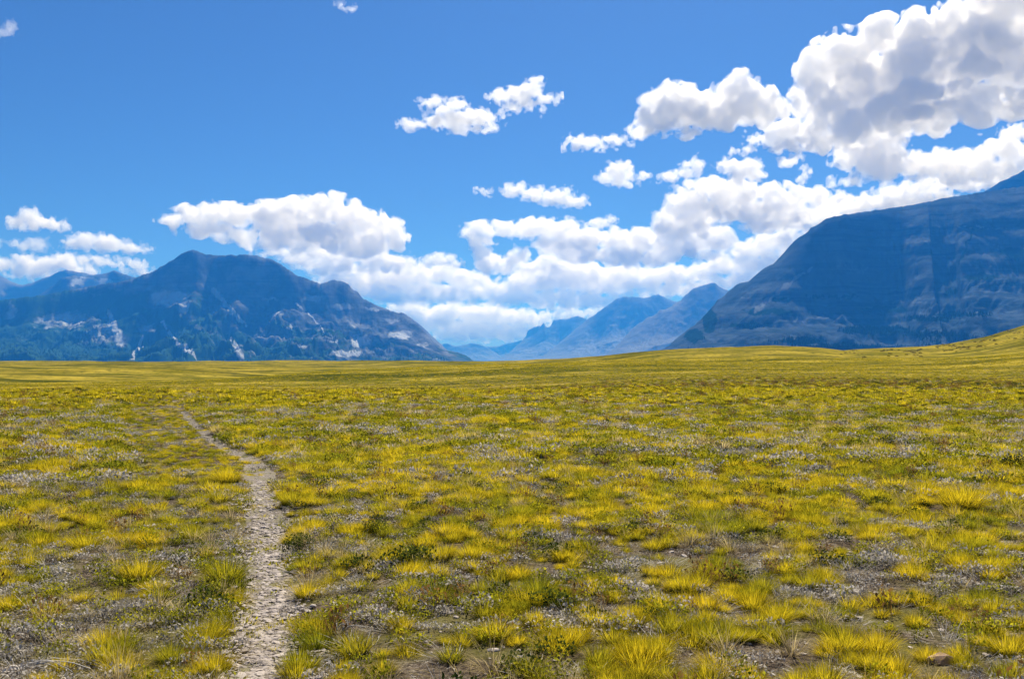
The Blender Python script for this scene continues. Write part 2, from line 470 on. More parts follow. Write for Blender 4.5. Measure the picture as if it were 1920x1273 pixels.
def build_mountains():
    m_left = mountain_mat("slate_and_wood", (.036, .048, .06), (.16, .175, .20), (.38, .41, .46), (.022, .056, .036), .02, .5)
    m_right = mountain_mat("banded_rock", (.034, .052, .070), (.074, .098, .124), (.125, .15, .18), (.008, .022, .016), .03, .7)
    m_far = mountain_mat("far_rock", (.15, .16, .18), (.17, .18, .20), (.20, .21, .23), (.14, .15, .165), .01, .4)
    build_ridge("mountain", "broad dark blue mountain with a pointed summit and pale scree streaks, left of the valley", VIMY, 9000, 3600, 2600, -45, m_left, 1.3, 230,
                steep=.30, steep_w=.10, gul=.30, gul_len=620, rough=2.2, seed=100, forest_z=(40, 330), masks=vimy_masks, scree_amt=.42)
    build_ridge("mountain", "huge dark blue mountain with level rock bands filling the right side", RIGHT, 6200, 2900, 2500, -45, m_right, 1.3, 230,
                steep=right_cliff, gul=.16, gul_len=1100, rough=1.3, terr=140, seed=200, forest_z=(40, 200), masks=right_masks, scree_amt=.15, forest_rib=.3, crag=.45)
    build_ridge("mountain", "steep blue shoulder rising behind the banded mountain at the right picture edge",
                [(1780, 420), (1820, 380), (1850, 357), (1875, 341), (1900, 330), (1920, 320), (1960, 308), (2060, 305), (2200, 330), (2300, 370), (2500, 500), (2700, 690)], 8000, 2500, 2000, -45, m_right, 1.6, 120,
                steep=.5, gul=.2, seed=230, forest_z=(0, 100))
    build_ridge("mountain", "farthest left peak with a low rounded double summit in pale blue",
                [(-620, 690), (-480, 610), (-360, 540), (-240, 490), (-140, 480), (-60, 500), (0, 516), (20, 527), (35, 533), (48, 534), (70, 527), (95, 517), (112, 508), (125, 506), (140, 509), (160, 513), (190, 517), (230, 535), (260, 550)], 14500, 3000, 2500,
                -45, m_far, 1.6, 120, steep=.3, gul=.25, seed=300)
    build_ridge("mountain", "blue peak with a pale scree bowl behind the left mountain",
                [(20, 575), (50, 562), (75, 553), (100, 535), (115, 521), (135, 517), (160, 518), (190, 514), (205, 510), (213, 508), (222, 510), (240, 516), (265, 524), (300, 545)], 12000, 2600, 2200, -45, m_left,
                1.5, 130, steep=.3, gul=.22, seed=330, forest_z=(0, 300), masks=back_masks)
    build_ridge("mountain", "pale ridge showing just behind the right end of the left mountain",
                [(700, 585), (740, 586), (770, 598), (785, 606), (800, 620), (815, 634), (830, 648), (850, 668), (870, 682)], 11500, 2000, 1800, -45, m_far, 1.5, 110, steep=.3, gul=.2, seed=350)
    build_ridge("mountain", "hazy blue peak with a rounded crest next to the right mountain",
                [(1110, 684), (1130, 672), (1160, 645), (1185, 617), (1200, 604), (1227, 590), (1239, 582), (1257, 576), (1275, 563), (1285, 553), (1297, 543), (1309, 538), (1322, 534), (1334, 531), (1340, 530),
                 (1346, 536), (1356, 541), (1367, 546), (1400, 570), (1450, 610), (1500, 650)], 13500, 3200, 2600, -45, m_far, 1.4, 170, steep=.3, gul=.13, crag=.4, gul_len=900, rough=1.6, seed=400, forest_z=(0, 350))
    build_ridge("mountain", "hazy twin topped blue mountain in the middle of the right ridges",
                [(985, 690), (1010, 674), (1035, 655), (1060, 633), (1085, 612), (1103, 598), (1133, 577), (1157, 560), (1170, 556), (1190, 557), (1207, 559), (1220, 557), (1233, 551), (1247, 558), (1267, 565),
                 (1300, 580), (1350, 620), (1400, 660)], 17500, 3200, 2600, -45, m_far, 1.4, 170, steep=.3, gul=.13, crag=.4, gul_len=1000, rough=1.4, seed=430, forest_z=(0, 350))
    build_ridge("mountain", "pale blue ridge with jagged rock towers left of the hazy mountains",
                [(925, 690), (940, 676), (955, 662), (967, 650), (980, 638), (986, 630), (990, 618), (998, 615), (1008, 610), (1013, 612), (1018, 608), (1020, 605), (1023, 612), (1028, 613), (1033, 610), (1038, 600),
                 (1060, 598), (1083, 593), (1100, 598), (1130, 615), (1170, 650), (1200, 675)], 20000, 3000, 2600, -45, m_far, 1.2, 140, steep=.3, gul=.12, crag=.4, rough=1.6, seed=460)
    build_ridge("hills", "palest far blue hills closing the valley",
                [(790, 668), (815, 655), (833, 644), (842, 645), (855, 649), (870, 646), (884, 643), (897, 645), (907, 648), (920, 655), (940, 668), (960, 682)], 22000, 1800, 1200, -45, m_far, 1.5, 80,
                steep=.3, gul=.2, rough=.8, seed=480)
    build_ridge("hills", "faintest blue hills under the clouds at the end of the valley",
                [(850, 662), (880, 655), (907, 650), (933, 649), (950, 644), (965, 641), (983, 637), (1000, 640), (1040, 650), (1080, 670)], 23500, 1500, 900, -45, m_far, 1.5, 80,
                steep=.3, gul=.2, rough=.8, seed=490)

# ---------------------------------------------------------------- clouds
def _wmat(n, period, phase, rg):
    """cubic B-spline interpolation matrix from a lattice of the given period (in voxels)"""
    m = int(n / period) + 5
    x = np.arange(n) / period + phase
    i = np.floor(x).astype(int); t = x - i
    W = np.zeros((n, m), np.float32)
    for k, w in enumerate(((1 - t) ** 3 / 6, (3 * t**3 - 6 * t**2 + 4) / 6, (-3 * t**3 + 3 * t**2 + 3 * t + 1) / 6, t**3 / 6)):
        W[np.arange(n), i + k] += w
    return W

def noise3(shape, period, rg):
    Ws = [_wmat(n, p, rg.random(), rg) for n, p in zip(shape, period)]
    L = rg.uniform(-1, 1, [W.shape[1] for W in Ws]).astype(np.float32)
    L = np.tensordot(Ws[0], L, (1, 0))
    L = np.einsum("jb,abc->ajc", Ws[1], L, optimize=True)
    L = np.tensordot(L, Ws[2], (2, 1))
    return L * 2.2

def surface_nets(f):
    ins = f > 0
    nx, ny, nz = f.shape
    c = [(i, j, k) for i in (0, 1) for j in (0, 1) for k in (0, 1)]
    cnt = sum(ins[i:nx - 1 + i, j:ny - 1 + j, k:nz - 1 + k].astype(np.int8) for i, j, k in c)
    cells = (cnt > 0) & (cnt < 8)
    ci = np.argwhere(cells)
    idx = np.full(cells.shape, -1, np.int32)
    idx[cells] = np.arange(len(ci))
    acc = np.zeros((len(ci), 3), np.float32); num = np.zeros(len(ci), np.float32)
    vals = {q: f[ci[:, 0] + q[0], ci[:, 1] + q[1], ci[:, 2] + q[2]] for q in c}
    for a in c:
        for ax in range(3):
            if a[ax]: continue
            b = tuple(1 if t == ax else a[t] for t in range(3))
            va, vb = vals[a], vals[b]
            x = (va > 0) != (vb > 0)
            t = np.where(x, va / np.where(x, va - vb, 1), 0)
            p = np.zeros((len(ci), 3), np.float32)
            p[:] = a; p[:, ax] = t
            acc += p * x[:, None]; num += x
    V = ci + acc / num[:, None]
    Q = []
    for ax in range(3):
        o1, o2 = [t for t in range(3) if t != ax]
        sl = [slice(0, -1)] * 3
        A = np.take(ins, np.arange(f.shape[ax] - 1), ax); B = np.take(ins, np.arange(1, f.shape[ax]), ax)
        e = np.argwhere(A != B)
        e = e[(e[:, o1] > 0) & (e[:, o2] > 0) & (e[:, o1] < f.shape[o1] - 1) & (e[:, o2] < f.shape[o2] - 1)]
        flip = A[e[:, 0], e[:, 1], e[:, 2]]
        q = []
        for d1, d2 in ((0, 0), (-1, 0), (-1, -1), (0, -1)):
            w = e.copy(); w[:, o1] += d1; w[:, o2] += d2
            q.append(idx[w[:, 0], w[:, 1], w[:, 2]])
        q = np.stack(q, -1)
        if ax == 1: flip = ~flip
        q = np.where(flip[:, None], q, q[:, ::-1])
        Q.append(q)
    return V, np.vstack(Q)

_cloud_mats = {}
def cloud_mat(density):
    key = round(density, 6)
    if key not in _cloud_mats:
        m, nt, out = material("cloud_vapour")
        v = nt.n("ShaderNodeVolumePrincipled")
        v.inputs["Color"].default_value = (.994, .987, .974, 1)
        v.inputs["Density"].default_value = density
        v.inputs["Anisotropy"].default_value = .35
        nt.link(v.outputs[0], out.inputs["Volume"])
        m.cycles.homogeneous_volume = True
        _cloud_mats[key] = m
    return _cloud_mats[key]

def build_cloud(label, blobs, d, seed, vox=1.7, amp=1.0, wisp=1.0, mfp=18., depth=.8, flat=None, core=1.3):
    """blobs: (cx, cy, rx, ry) in photo pixels at distance d; carved by noise, meshed by surface nets"""
    B = np.array(blobs, float)
    rg = np.random.default_rng(seed)
    x0, x1 = (B[:, 0] - B[:, 2] * 1.25).min() - 8, (B[:, 0] + B[:, 2] * 1.25).max() + 8
    y0, y1 = (B[:, 1] - B[:, 3] * 1.35).min() - 8, (B[:, 1] + B[:, 3] * 1.35).max() + 8
    rd = np.minimum(B[:, 2], 1.9 * B[:, 3]) * depth
    w1 = rd.max() * 1.4 + 8
    dv = vox * 1.25
    nx, ny, nz = int((x1 - x0) / vox) + 2, int(2 * w1 / dv) + 2, int((y1 - y0) / vox) + 2
    U = (x0 + np.arange(nx) * vox)[:, None, None]
    W = (-w1 + np.arange(ny) * dv)[None, :, None]
    Vv = (y1 - np.arange(nz) * vox)[None, None, :]        # photo y at each level, going up
    sh = (nx, ny, nz)
    size = np.median(B[:, 3])
    P0 = float(np.clip(size * 1.1, 10, 34))
    # low octaves push the coordinates about, so the outlines turn ragged
    du = noise3(sh, (P0 * .8 / vox, P0 * .8 / dv, P0 * .8 / vox), rg) * P0 * .32
    dw = noise3(sh, (P0 * .8 / vox, P0 * .8 / dv, P0 * .8 / vox), rg) * P0 * .32
    f = np.full(sh, -9., np.float32)
    for (cx, cy, rx, ry), r in zip(B, rd):
        off = rg.uniform(-.35, .35) * r
        q = 1 - np.sqrt(((U + du - cx) / rx) ** 2 + ((W - off) / r) ** 2 + ((Vv + dw - cy) / ry) ** 2)
        q = q * min(rx, ry)                              # roughly pixels
        k = 5.0
        h = np.clip(.5 + .5 * (f - q) / k, 0, 1)
        f = np.where(f < -8, q, q + (f - q) * h + k * h * (1 - h) * .5)
    n = 0; a = P0 * .40 * amp; p = P0
    for i in range(5):
        if p / vox < 1.6: break
        nn = noise3(sh, (p / vox, p / dv, p / vox), rg)
        n = n + a * ((np.abs(nn) * 1.9 - .62) if i < 2 else nn * .9)
        a *= .74; p *= .5
    f = f + n
    f = f - 1.2 * wisp
    if flat is not None:
        f = np.minimum(f, (flat - Vv) + 5 * noise3(sh, (26 / vox, 26 / dv, 26 / vox), rg) + 2 * noise3(sh, (8 / vox, 8 / dv, 8 / vox), rg))
    f[0], f[-1] = -1, -1; f[:, 0], f[:, -1] = -1, -1; f[:, :, 0], f[:, :, -1] = -1, -1
    V, Q = surface_nets(f - min(core, max(0., .12 * (size - 7))))
    if not len(Q): return None
    cx, cy = (x0 + x1) / 2, (y0 + y1) / 2
    s = d / F
    tx, tz = ray(cx, cy)
    L = math.hypot(1, tx)
    fw = np.array([tx / L, 1 / L, 0]); rt = np.array([1 / L, -tx / L, 0])
    s = s * L * math.sqrt(1 + (tz / L) ** 2) / math.sqrt(1 + tx**2 + tz**2) * math.sqrt(1 + ((cx - 960) / F) ** 2 + ((cy - 636.5) / F) ** 2) / 1.0
    a = (x0 + V[:, 0] * vox - cx) * s / math.sqrt(1 + ((cx - 960) / F) ** 2)
    b = (-w1 + V[:, 1] * dv) * s
    c = (cy - (y1 - V[:, 2] * vox)) * s
    P = a[:, None] * rt + b[:, None] * fw + c[:, None] * np.array([0, 0, 1.])
    o = mesh_obj("cloud", P, Q, cloud_mat(F / d / mfp))
    o.location = (tx * d, d, EYE + tz * d)
    tag(o, label, "cloud", "cumulus clouds in the blue sky")
    # the thin ragged vapour round the dense body
    pv = max(6., P0 * .45)
    f2 = f + 2.8 + 5.0 * noise3(sh, (pv / vox, pv / dv, pv / vox), rg) + 3.4 * noise3(sh, (pv * .4 / vox, pv * .4 / dv, pv * .4 / vox), rg)
    f2[0], f2[-1] = -1, -1; f2[:, 0], f2[:, -1] = -1, -1; f2[:, :, 0], f2[:, :, -1] = -1, -1
    V, Q = surface_nets(f2)
    a = (x0 + V[:, 0] * vox - cx) * s / math.sqrt(1 + ((cx - 960) / F) ** 2)
    b = (-w1 + V[:, 1] * dv) * s
    c = (cy - (y1 - V[:, 2] * vox)) * s
    mesh_obj("veil", a[:, None] * rt + b[:, None] * fw + c[:, None] * np.array([0, 0, 1.]), Q, cloud_mat(F / d / (mfp * 1.9)), parent=o)
    print("cloud", sh, len(Q), label)
    return o

def build_clouds():
    C = build_cloud
    C("rounded white cloud left of the giant cloud, with a thin torn left end",
      [(1205, 236, 26, 9), (1235, 222, 34, 22), (1255, 200, 44, 34), (1225, 180, 20, 12), (1280, 178, 38, 24), (1305, 205, 50, 36), (1345, 215, 46, 28), (1378, 185, 40, 32), (1405, 205, 44, 34), (1440, 212, 26, 22), (1270, 238, 60, 10),
       (1420, 240, 20, 8), (1395, 158, 18, 10)], 9800, 2)
    C("giant white cloud with a dark grey underside in the upper right corner",
      [(1555, 105, 44, 36), (1530, 140, 34, 30), (1600, 75, 52, 40), (1660, 62, 58, 36), (1720, 66, 60, 40), (1790, 52, 64, 44), (1850, 22, 60, 44), (1910, 20, 60, 60), (1980, 20, 60, 70), (1560, 165, 60, 40), (1630, 130, 80, 60), (1720, 125, 80, 60),
       (1820, 110, 90, 60), (1910, 110, 70, 70), (1980, 130, 60, 70), (1500, 200, 44, 26), (1475, 222, 30, 14), (1550, 225, 56, 26), (1610, 210, 60, 36), (1700, 180, 80, 40), (1800, 180, 90, 38), (1900, 180, 80, 30), (1520, 255, 30, 8), (1980, 190, 50, 24), (1760, 205, 60, 20), (1840, 200, 70, 22), (1920, 192, 60, 20), (1680, 205, 60, 26)],
      11000, 3, depth=.58, mfp=20., amp=1.2)
    C("white ragged cloud hanging under the giant cloud above the right mountain",
      [(1650, 240, 56, 24), (1690, 228, 34, 16), (1610, 262, 32, 16), (1640, 275, 60, 24), (1600, 290, 28, 14), (1665, 300, 60, 22), (1720, 305, 56, 20), (1775, 305, 52, 22), (1835, 300, 30, 20), (1860, 292, 34, 22), (1895, 308, 20, 18), (1800, 325, 60, 14), (1600, 325, 20, 5),
       (1870, 325, 40, 14), (1760, 318, 60, 12)], 12000, 4)
    C("long white cloud lying along the crest of the right mountain",
      [(1640, 375, 40, 14), (1690, 362, 40, 14), (1730, 358, 44, 12), (1790, 350, 50, 16), (1850, 345, 40, 16), (1600, 385, 36, 12), (1560, 395, 40, 14), (1700, 380, 80, 14)], 18500, 5)
    C("billowing white cloud rising beside the left slope of the right mountain",
      [(1262, 395, 26, 20), (1290, 370, 34, 24), (1325, 352, 36, 20), (1360, 362, 36, 22), (1340, 390, 50, 24), (1300, 410, 50, 24), (1400, 372, 36, 18), (1445, 366, 34, 20), (1425, 395, 50, 22), (1480, 382, 36, 20), (1525, 378, 34, 20), (1560, 385, 30, 20),
       (1500, 410, 50, 20), (1440, 420, 40, 14), (1260, 425, 30, 14)], 21500, 6)
    C("small white puff joined to the top of the billowing cloud",
      [(1372, 310, 26, 11), (1400, 318, 28, 16), (1415, 330, 18, 12), (1385, 335, 14, 10), (1405, 348, 12, 8)], 16500, 7)
    C("white and grey cloud between the billowing cloud and the hazy blue peaks",
      [(1280, 440, 50, 20), (1330, 450, 40, 20), (1260, 470, 60, 16), (1200, 452, 50, 20), (1150, 448, 44, 18), (1180, 480, 60, 18), (1330, 478, 36, 10), (1100, 452, 40, 16), (1300, 462, 50, 18), (1120, 478, 40, 14)], 29500, 8)
    C("white cloud in the gap over the hazy blue peaks",
      [(1440, 455, 40, 16), (1400, 470, 44, 16), (1470, 440, 34, 14), (1360, 500, 50, 16), (1420, 500, 60, 16), (1310, 512, 50, 14), (1380, 525, 60, 14), (1260, 515, 50, 18), (1210, 520, 50, 20), (1300, 540, 60, 12), (1480, 470, 30, 20), (1240, 540, 50, 12)], 35000, 9)
    C("wide white cloud with an arched blue gap, above the middle of the valley",
      [(885, 438, 20, 12), (905, 428, 26, 12), (940, 432, 26, 11), (975, 432, 36, 14), (1015, 428, 40, 18), (1055, 432, 34, 20), (1090, 446, 30, 16), (900, 452, 22, 14), (905, 475, 20, 18), (918, 492, 26, 16), (965, 488, 26, 14), (978, 474, 14, 12), (1050, 462, 40, 18),
       (1010, 500, 50, 14), (945, 505, 40, 10), (1080, 478, 40, 16)], 30000, 10)
    C("thick cloud with a flat blue grey base in the middle of the valley",
      [(940, 545, 40, 18), (985, 530, 44, 24), (1035, 522, 50, 26), (1085, 520, 50, 28), (1140, 525, 44, 26), (980, 560, 60, 14), (1050, 560, 80, 16), (1110, 560, 50, 16), (1170, 520, 36, 20), (1060, 500, 50, 16), (910, 552, 20, 12)], 32000, 11, flat=579)
    C("long pale cloud bank descending behind the right end of the left mountain",
      [(640, 510, 36, 14), (690, 515, 44, 16), (740, 520, 44, 20), (700, 535, 60, 22), (640, 525, 50, 16), (740, 560, 50, 14), (775, 516, 36, 18), (815, 514, 34, 14), (855, 522, 34, 16), (890, 524, 30, 14), (720, 540, 60, 18), (790, 545, 60, 20), (850, 548, 50, 18), (895, 540, 34, 16), (760, 560, 40, 10)], 34000, 12, flat=566)
    C("low pale streaky cloud layer just above the valley mouth",
      [(770, 578, 40, 14), (810, 600, 50, 18), (790, 590, 40, 12), (840, 585, 50, 16), (900, 588, 60, 18), (960, 595, 60, 16), (870, 615, 60, 16), (930, 620, 60, 16), (1010, 600, 50, 10), (1060, 590, 44, 9), (850, 607, 50, 9), (920, 612, 60, 9), (980, 618, 44, 8), (840, 625, 34, 8), (890, 630, 50, 9), (950, 632, 40, 8), (1090, 585, 40, 7)], 42000, 13, vox=1.7)
    C("large white cloud with a grey middle above the left mountain's long shoulder",
      [(340, 418, 26, 12), (370, 412, 34, 16), (410, 408, 36, 18), (450, 408, 40, 20), (400, 432, 50, 16), (500, 405, 44, 24), (550, 402, 44, 26), (600, 395, 40, 28), (625, 385, 28, 20), (650, 402, 38, 26), (690, 415, 36, 24), (735, 425, 30, 20), (745, 445, 22, 20), (460, 445, 50, 16),
       (530, 440, 60, 22), (610, 440, 70, 26), (690, 450, 50, 26), (540, 462, 40, 8)], 20500, 14)
    C("low white cloud strip under the large cloud, behind the left mountain's shoulder",
      [(560, 485, 40, 12), (600, 478, 40, 14), (650, 480, 44, 16), (700, 484, 44, 16), (740, 488, 30, 14), (520, 478, 24, 8), (620, 500, 60, 12), (700, 502, 50, 8)], 27500, 15)
    C("small round white cloud near the left picture edge",
      [(48, 420, 20, 9), (60, 410, 18, 14), (80, 418, 26, 10), (100, 420, 18, 10), (112, 426, 12, 5)], 20000, 16, flat=433)
    C("flat white double humped cloud left of the left mountain's summit",
      [(145, 458, 20, 9), (165, 452, 18, 11), (200, 457, 26, 13), (235, 461, 26, 9), (262, 464, 20, 5), (185, 466, 40, 4)], 25800, 17, flat=471)
    C("low white cloud bank over the farthest left peaks",
      [(10, 500, 26, 12), (50, 493, 30, 11), (85, 497, 30, 13), (115, 492, 28, 14), (145, 503, 20, 8), (60, 508, 60, 10), (-20, 502, 30, 12), (100, 510, 40, 8)], 31000, 18)
    C("thin white cloud strip right of the low bank over the left peaks", [(165, 488, 22, 6), (195, 490, 28, 7), (215, 492, 16, 5)], 30500, 19, vox=1.6)
    C("small white puff in the notch left of the dark summit", [(248, 497, 14, 8), (262, 500, 16, 11), (255, 508, 18, 6)], 32000, 20, vox=1.6)
    C("faint torn cloud scrap above the low left bank", [(45, 459, 30, 8), (64, 457, 20, 9)], 25800, 21, vox=1.6, wisp=2.2, mfp=40)
    C("white torn cloud, left one of the high middle pair",
      [(770, 236, 16, 7), (785, 233, 14, 6), (820, 230, 24, 12), (860, 225, 30, 16), (895, 220, 26, 14), (830, 205, 20, 7), (815, 193, 22, 7), (850, 195, 20, 8), (875, 240, 36, 5), (915, 224, 12, 8)], 10500, 22, vox=1.6)
    C("white torn cloud with a right tail, right one of the high middle pair",
      [(940, 180, 24, 10), (970, 178, 26, 14), (995, 168, 20, 16), (1003, 155, 12, 7), (960, 200, 18, 10), (985, 195, 20, 9), (1025, 187, 18, 5), (945, 217, 8, 10), (1015, 205, 6, 6)], 10500, 23, vox=1.6)
    C("small flat white cloud below the high pair", [(1085, 265, 20, 9), (1110, 268, 20, 8), (1145, 263, 20, 6), (1165, 266, 14, 4), (1120, 274, 30, 3)], 11500, 24, vox=1.6)
    C("small compact white cloud in the blue above the valley", [(1140, 330, 18, 12), (1160, 318, 20, 14), (1165, 335, 22, 12), (1182, 330, 8, 12), (1208, 333, 8, 5)], 13500, 25, vox=1.6)
    C("small white cloud with a flat left tail above the billowing cloud", [(1260, 329, 18, 7), (1285, 325, 20, 9), (1300, 313, 16, 12), (1312, 318, 6, 12)], 14500, 26, vox=1.6)
    C("flat sloping white cloud left of the small compact one", [(970, 355, 22, 9), (1000, 362, 30, 11), (1040, 368, 30, 12), (1070, 376, 26, 11), (1060, 364, 16, 8)], 14500, 27, vox=1.6)
    C("tiny cloud scrap beside the flat sloping cloud", [(905, 357, 9, 4), (915, 361, 6, 4)], 14500, 28, vox=1.4)
    C("small flat cloud scrap above the wide valley cloud", [(1110, 421, 14, 5), (1130, 418, 18, 6), (1145, 413, 6, 3)], 21000, 29, vox=1.4)
    C("little upright cloud scrap in the blue left of the right mountain's crest", [(1508, 325, 9, 8), (1502, 338, 7, 8), (1516, 322, 6, 5)], 14500, 30, vox=1.4)
    C("small white puff at the right picture edge", [(1890, 252, 12, 10), (1905, 247, 16, 13), (1920, 252, 14, 10)], 11000, 31, vox=1.4)
    C("tiny white cloud at the top of the picture", [(642, 12, 7, 3), (652, 15, 8, 3)], 6800, 32, vox=1.2, mfp=40, core=.3)
    C("faint cloud wisp in the upper left corner", [(8, 62, 14, 5), (18, 50, 10, 9)], 7000, 33, vox=1.4, wisp=1.6, mfp=70, core=.2)
    C("ragged flat cloud scrap hanging below the giant cloud's left end", [(1480, 268, 22, 8), (1460, 274, 16, 6), (1500, 280, 20, 6)], 11500, 34, vox=1.4)
    C("tiny cloud scrap below the right end of the rounded lobe", [(1415, 265, 14, 8)], 11500, 36, vox=1.3)
    C("tiny flat cloud scrap above the puff on the billowing cloud", [(1390, 284, 16, 5)], 11500, 37, vox=1.3)
    C("small white cloud in front of the low strip near the wide cloud's left end", [(800, 488, 12, 7), (830, 487, 22, 9), (790, 498, 20, 6), (850, 496, 14, 6), (770, 495, 10, 8)], 28500, 35, vox=1.4)
# ---------------------------------------------------------------- plants and stones
def leaf_mat(name, root, tip_a, tip_b, trans=.5, patch=.5, spec=0.0):
    """plant tissue: root-to-tip colour along the blade, two tip colours shared out plant by plant"""
    m, nt, out = material(name)
    t = nt.attr("along"); r = nt.attr("shade")
    oi = nt.n("ShaderNodeObjectInfo")
    pn = nt.noise(nt.scaled(oi.outputs["Location"], (patch, patch, patch)), 1, 3, .6)
    k = nt.math("ADD", nt.math("MULTIPLY", nt.ramp(pn, .32, .60), .58), nt.math("MULTIPLY", oi.outputs["Random"], .45))
    k = nt.math("ADD", k, nt.math("MULTIPLY", nt.math("SUBTRACT", r, .5), .5), True)
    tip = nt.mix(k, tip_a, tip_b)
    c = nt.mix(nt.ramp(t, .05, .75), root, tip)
    hv = nt.n("ShaderNodeHueSaturation"); nt.link(c, hv.inputs["Color"])
    nt.link(nt.math("ADD", .72, nt.math("MULTIPLY", r, .56)), hv.inputs["Value"])
    d = nt.n("ShaderNodeBsdfDiffuse"); nt.link(hv.outputs[0], d.inputs["Color"])
    tr = nt.n("ShaderNodeBsdfTranslucent"); nt.link(hv.outputs[0], tr.inputs["Color"])
    mx = nt.n("ShaderNodeMixShader"); mx.inputs[0].default_value = trans
    nt.link(d.outputs[0], mx.inputs[1]); nt.link(tr.outputs[0], mx.inputs[2])
    nt.link(mx.outputs[0], out.inputs[0])
    return m

def blades(n, R, H, w, rg, lean=.55, droop=.35, seg=3, hvar=.45, base=.45):
    """n grass blades fanning out of a tuft -> verts, quads, along, shade"""
    a = rg.uniform(0, 2 * np.pi, n); r0 = R * base * np.sqrt(rg.random(n))
    L = H * (1 - hvar * rg.random(n)) * 1.12
    out = np.stack([np.cos(a), np.sin(a)], -1)
    p0 = out * r0[:, None]
    th = np.clip(lean * (r0 / (R * base)) * rg.uniform(.6, 1.3, n) + rg.normal(0, .12, n), -.3, 1.3)
    a2 = a + rg.normal(0, .5, n)
    d2 = np.stack([np.cos(a2), np.sin(a2)], -1)
    side = np.stack([-np.sin(a2 + rg.normal(0, .8, n)), np.cos(a2)], -1)
    V, A = [], []
    for i in range(seg + 1):
        t = i / seg
        ang = th + droop * t * t * rg.uniform(.4, 1.5, n)
        h = L * t * np.cos(th + droop * .5 * t); o = L * t * np.sin(th) + L * droop * .6 * t * t * np.sin(np.abs(th) + .25)
        c = np.concatenate([p0 + d2 * o[:, None], h[:, None]], 1)
        ww = w * (1 - .85 * t ** 1.5) * .5
        s = np.concatenate([side * ww, np.zeros((n, 1))], 1)
        V += [c - s, c + s]; A += [np.full(n, t)] * 2
    V = np.stack(V, 1).reshape(-1, 3); A = np.stack(A, 1).ravel()
    k = 2 * (seg + 1)
    b = (np.arange(n) * k)[:, None, None]
    q = np.array([[2 * i, 2 * i + 1, 2 * i + 3, 2 * i + 2] for i in range(seg)])[None]
    return V, (b + q).reshape(-1, 4), A, np.repeat(rg.random(n), k)

def leaves(n, R, H, size, rg, up=.5, stem=0.0, flat=1.0):
    """n small bent leaves spread through a low dome"""
    a = rg.uniform(0, 2 * np.pi, n); rr = R * np.sqrt(rg.random(n))
    dome = np.sqrt(np.clip(1 - (rr / R) ** 2, 0, 1))
    z = H * (.15 + .85 * rg.random(n) ** .7) * (.35 + .65 * dome)
    c = np.stack([np.cos(a) * rr, np.sin(a) * rr, z], -1)
    az = rg.uniform(0, 2 * np.pi, n); el = rg.normal(up, .45, n)
    d = np.stack([np.cos(az) * np.cos(el), np.sin(az) * np.cos(el), np.sin(el)], -1)
    s = np.cross(d, np.array([0, 0, 1.])); s /= np.linalg.norm(s, axis=1)[:, None] + 1e-6
    roll = rg.normal(0, .6, n)[:, None]
    s = s * np.cos(roll) + np.cross(d, s) * np.sin(roll)
    L = size * rg.uniform(.6, 1.3, n)[:, None]; W = L * .28 * flat
    V = np.stack([c - d * L * .1, c + d * L * .45 - s * W, c + d * L, c + d * L * .45 + s * W], 1).reshape(-1, 3)
    A = np.repeat(np.clip(z / H, .15, 1), 4)
    return V, np.arange(4 * n).reshape(n, 4), A, np.repeat(rg.random(n), 4)

def stems(n, R, H, w, rg, lean=.4):
    return blades(n, R, H, w, rg, lean=lean, droop=.1, seg=2, hvar=.4, base=.3)

def merge(*parts):
    V, Fq, A, S, o = [], [], [], [], 0
    for v, f, a, s in parts:
        V.append(v); Fq.append(f + o); A.append(a); S.append(s); o += len(v)
    return np.vstack(V), np.vstack(Fq), np.concatenate(A), np.concatenate(S)

def plant(name, data, mat, link=False, parent=None):
    v, f, a, s = data
    o = mesh_obj(name, v, f, mat, parent=parent, smooth=False, link=link)
    fattr(o, "along", a); fattr(o, "shade", s)
    return o

def pebble(name, rg, mat, flat=.5):
    import bmesh
    bm = bmesh.new(); bmesh.ops.create_icosphere(bm, subdivisions=2, radius=1)
    o = rg.uniform(-50, 50, 2)
    for v in bm.verts:
        n = float(fbm(np.array([v.co.x * .9 + o[0] + v.co.z]), np.array([v.co.y * .9 + o[1]]), 3, 2)[0])
        v.co *= 1 + .3 * n
        v.co.x *= 1.25; v.co.z *= flat
        v.co.z = max(v.co.z, -.25)
    me = bpy.data.meshes.new(name); bm.to_mesh(me); bm.free()
    me.materials.append(mat)
    return bpy.data.objects.new(name, me)

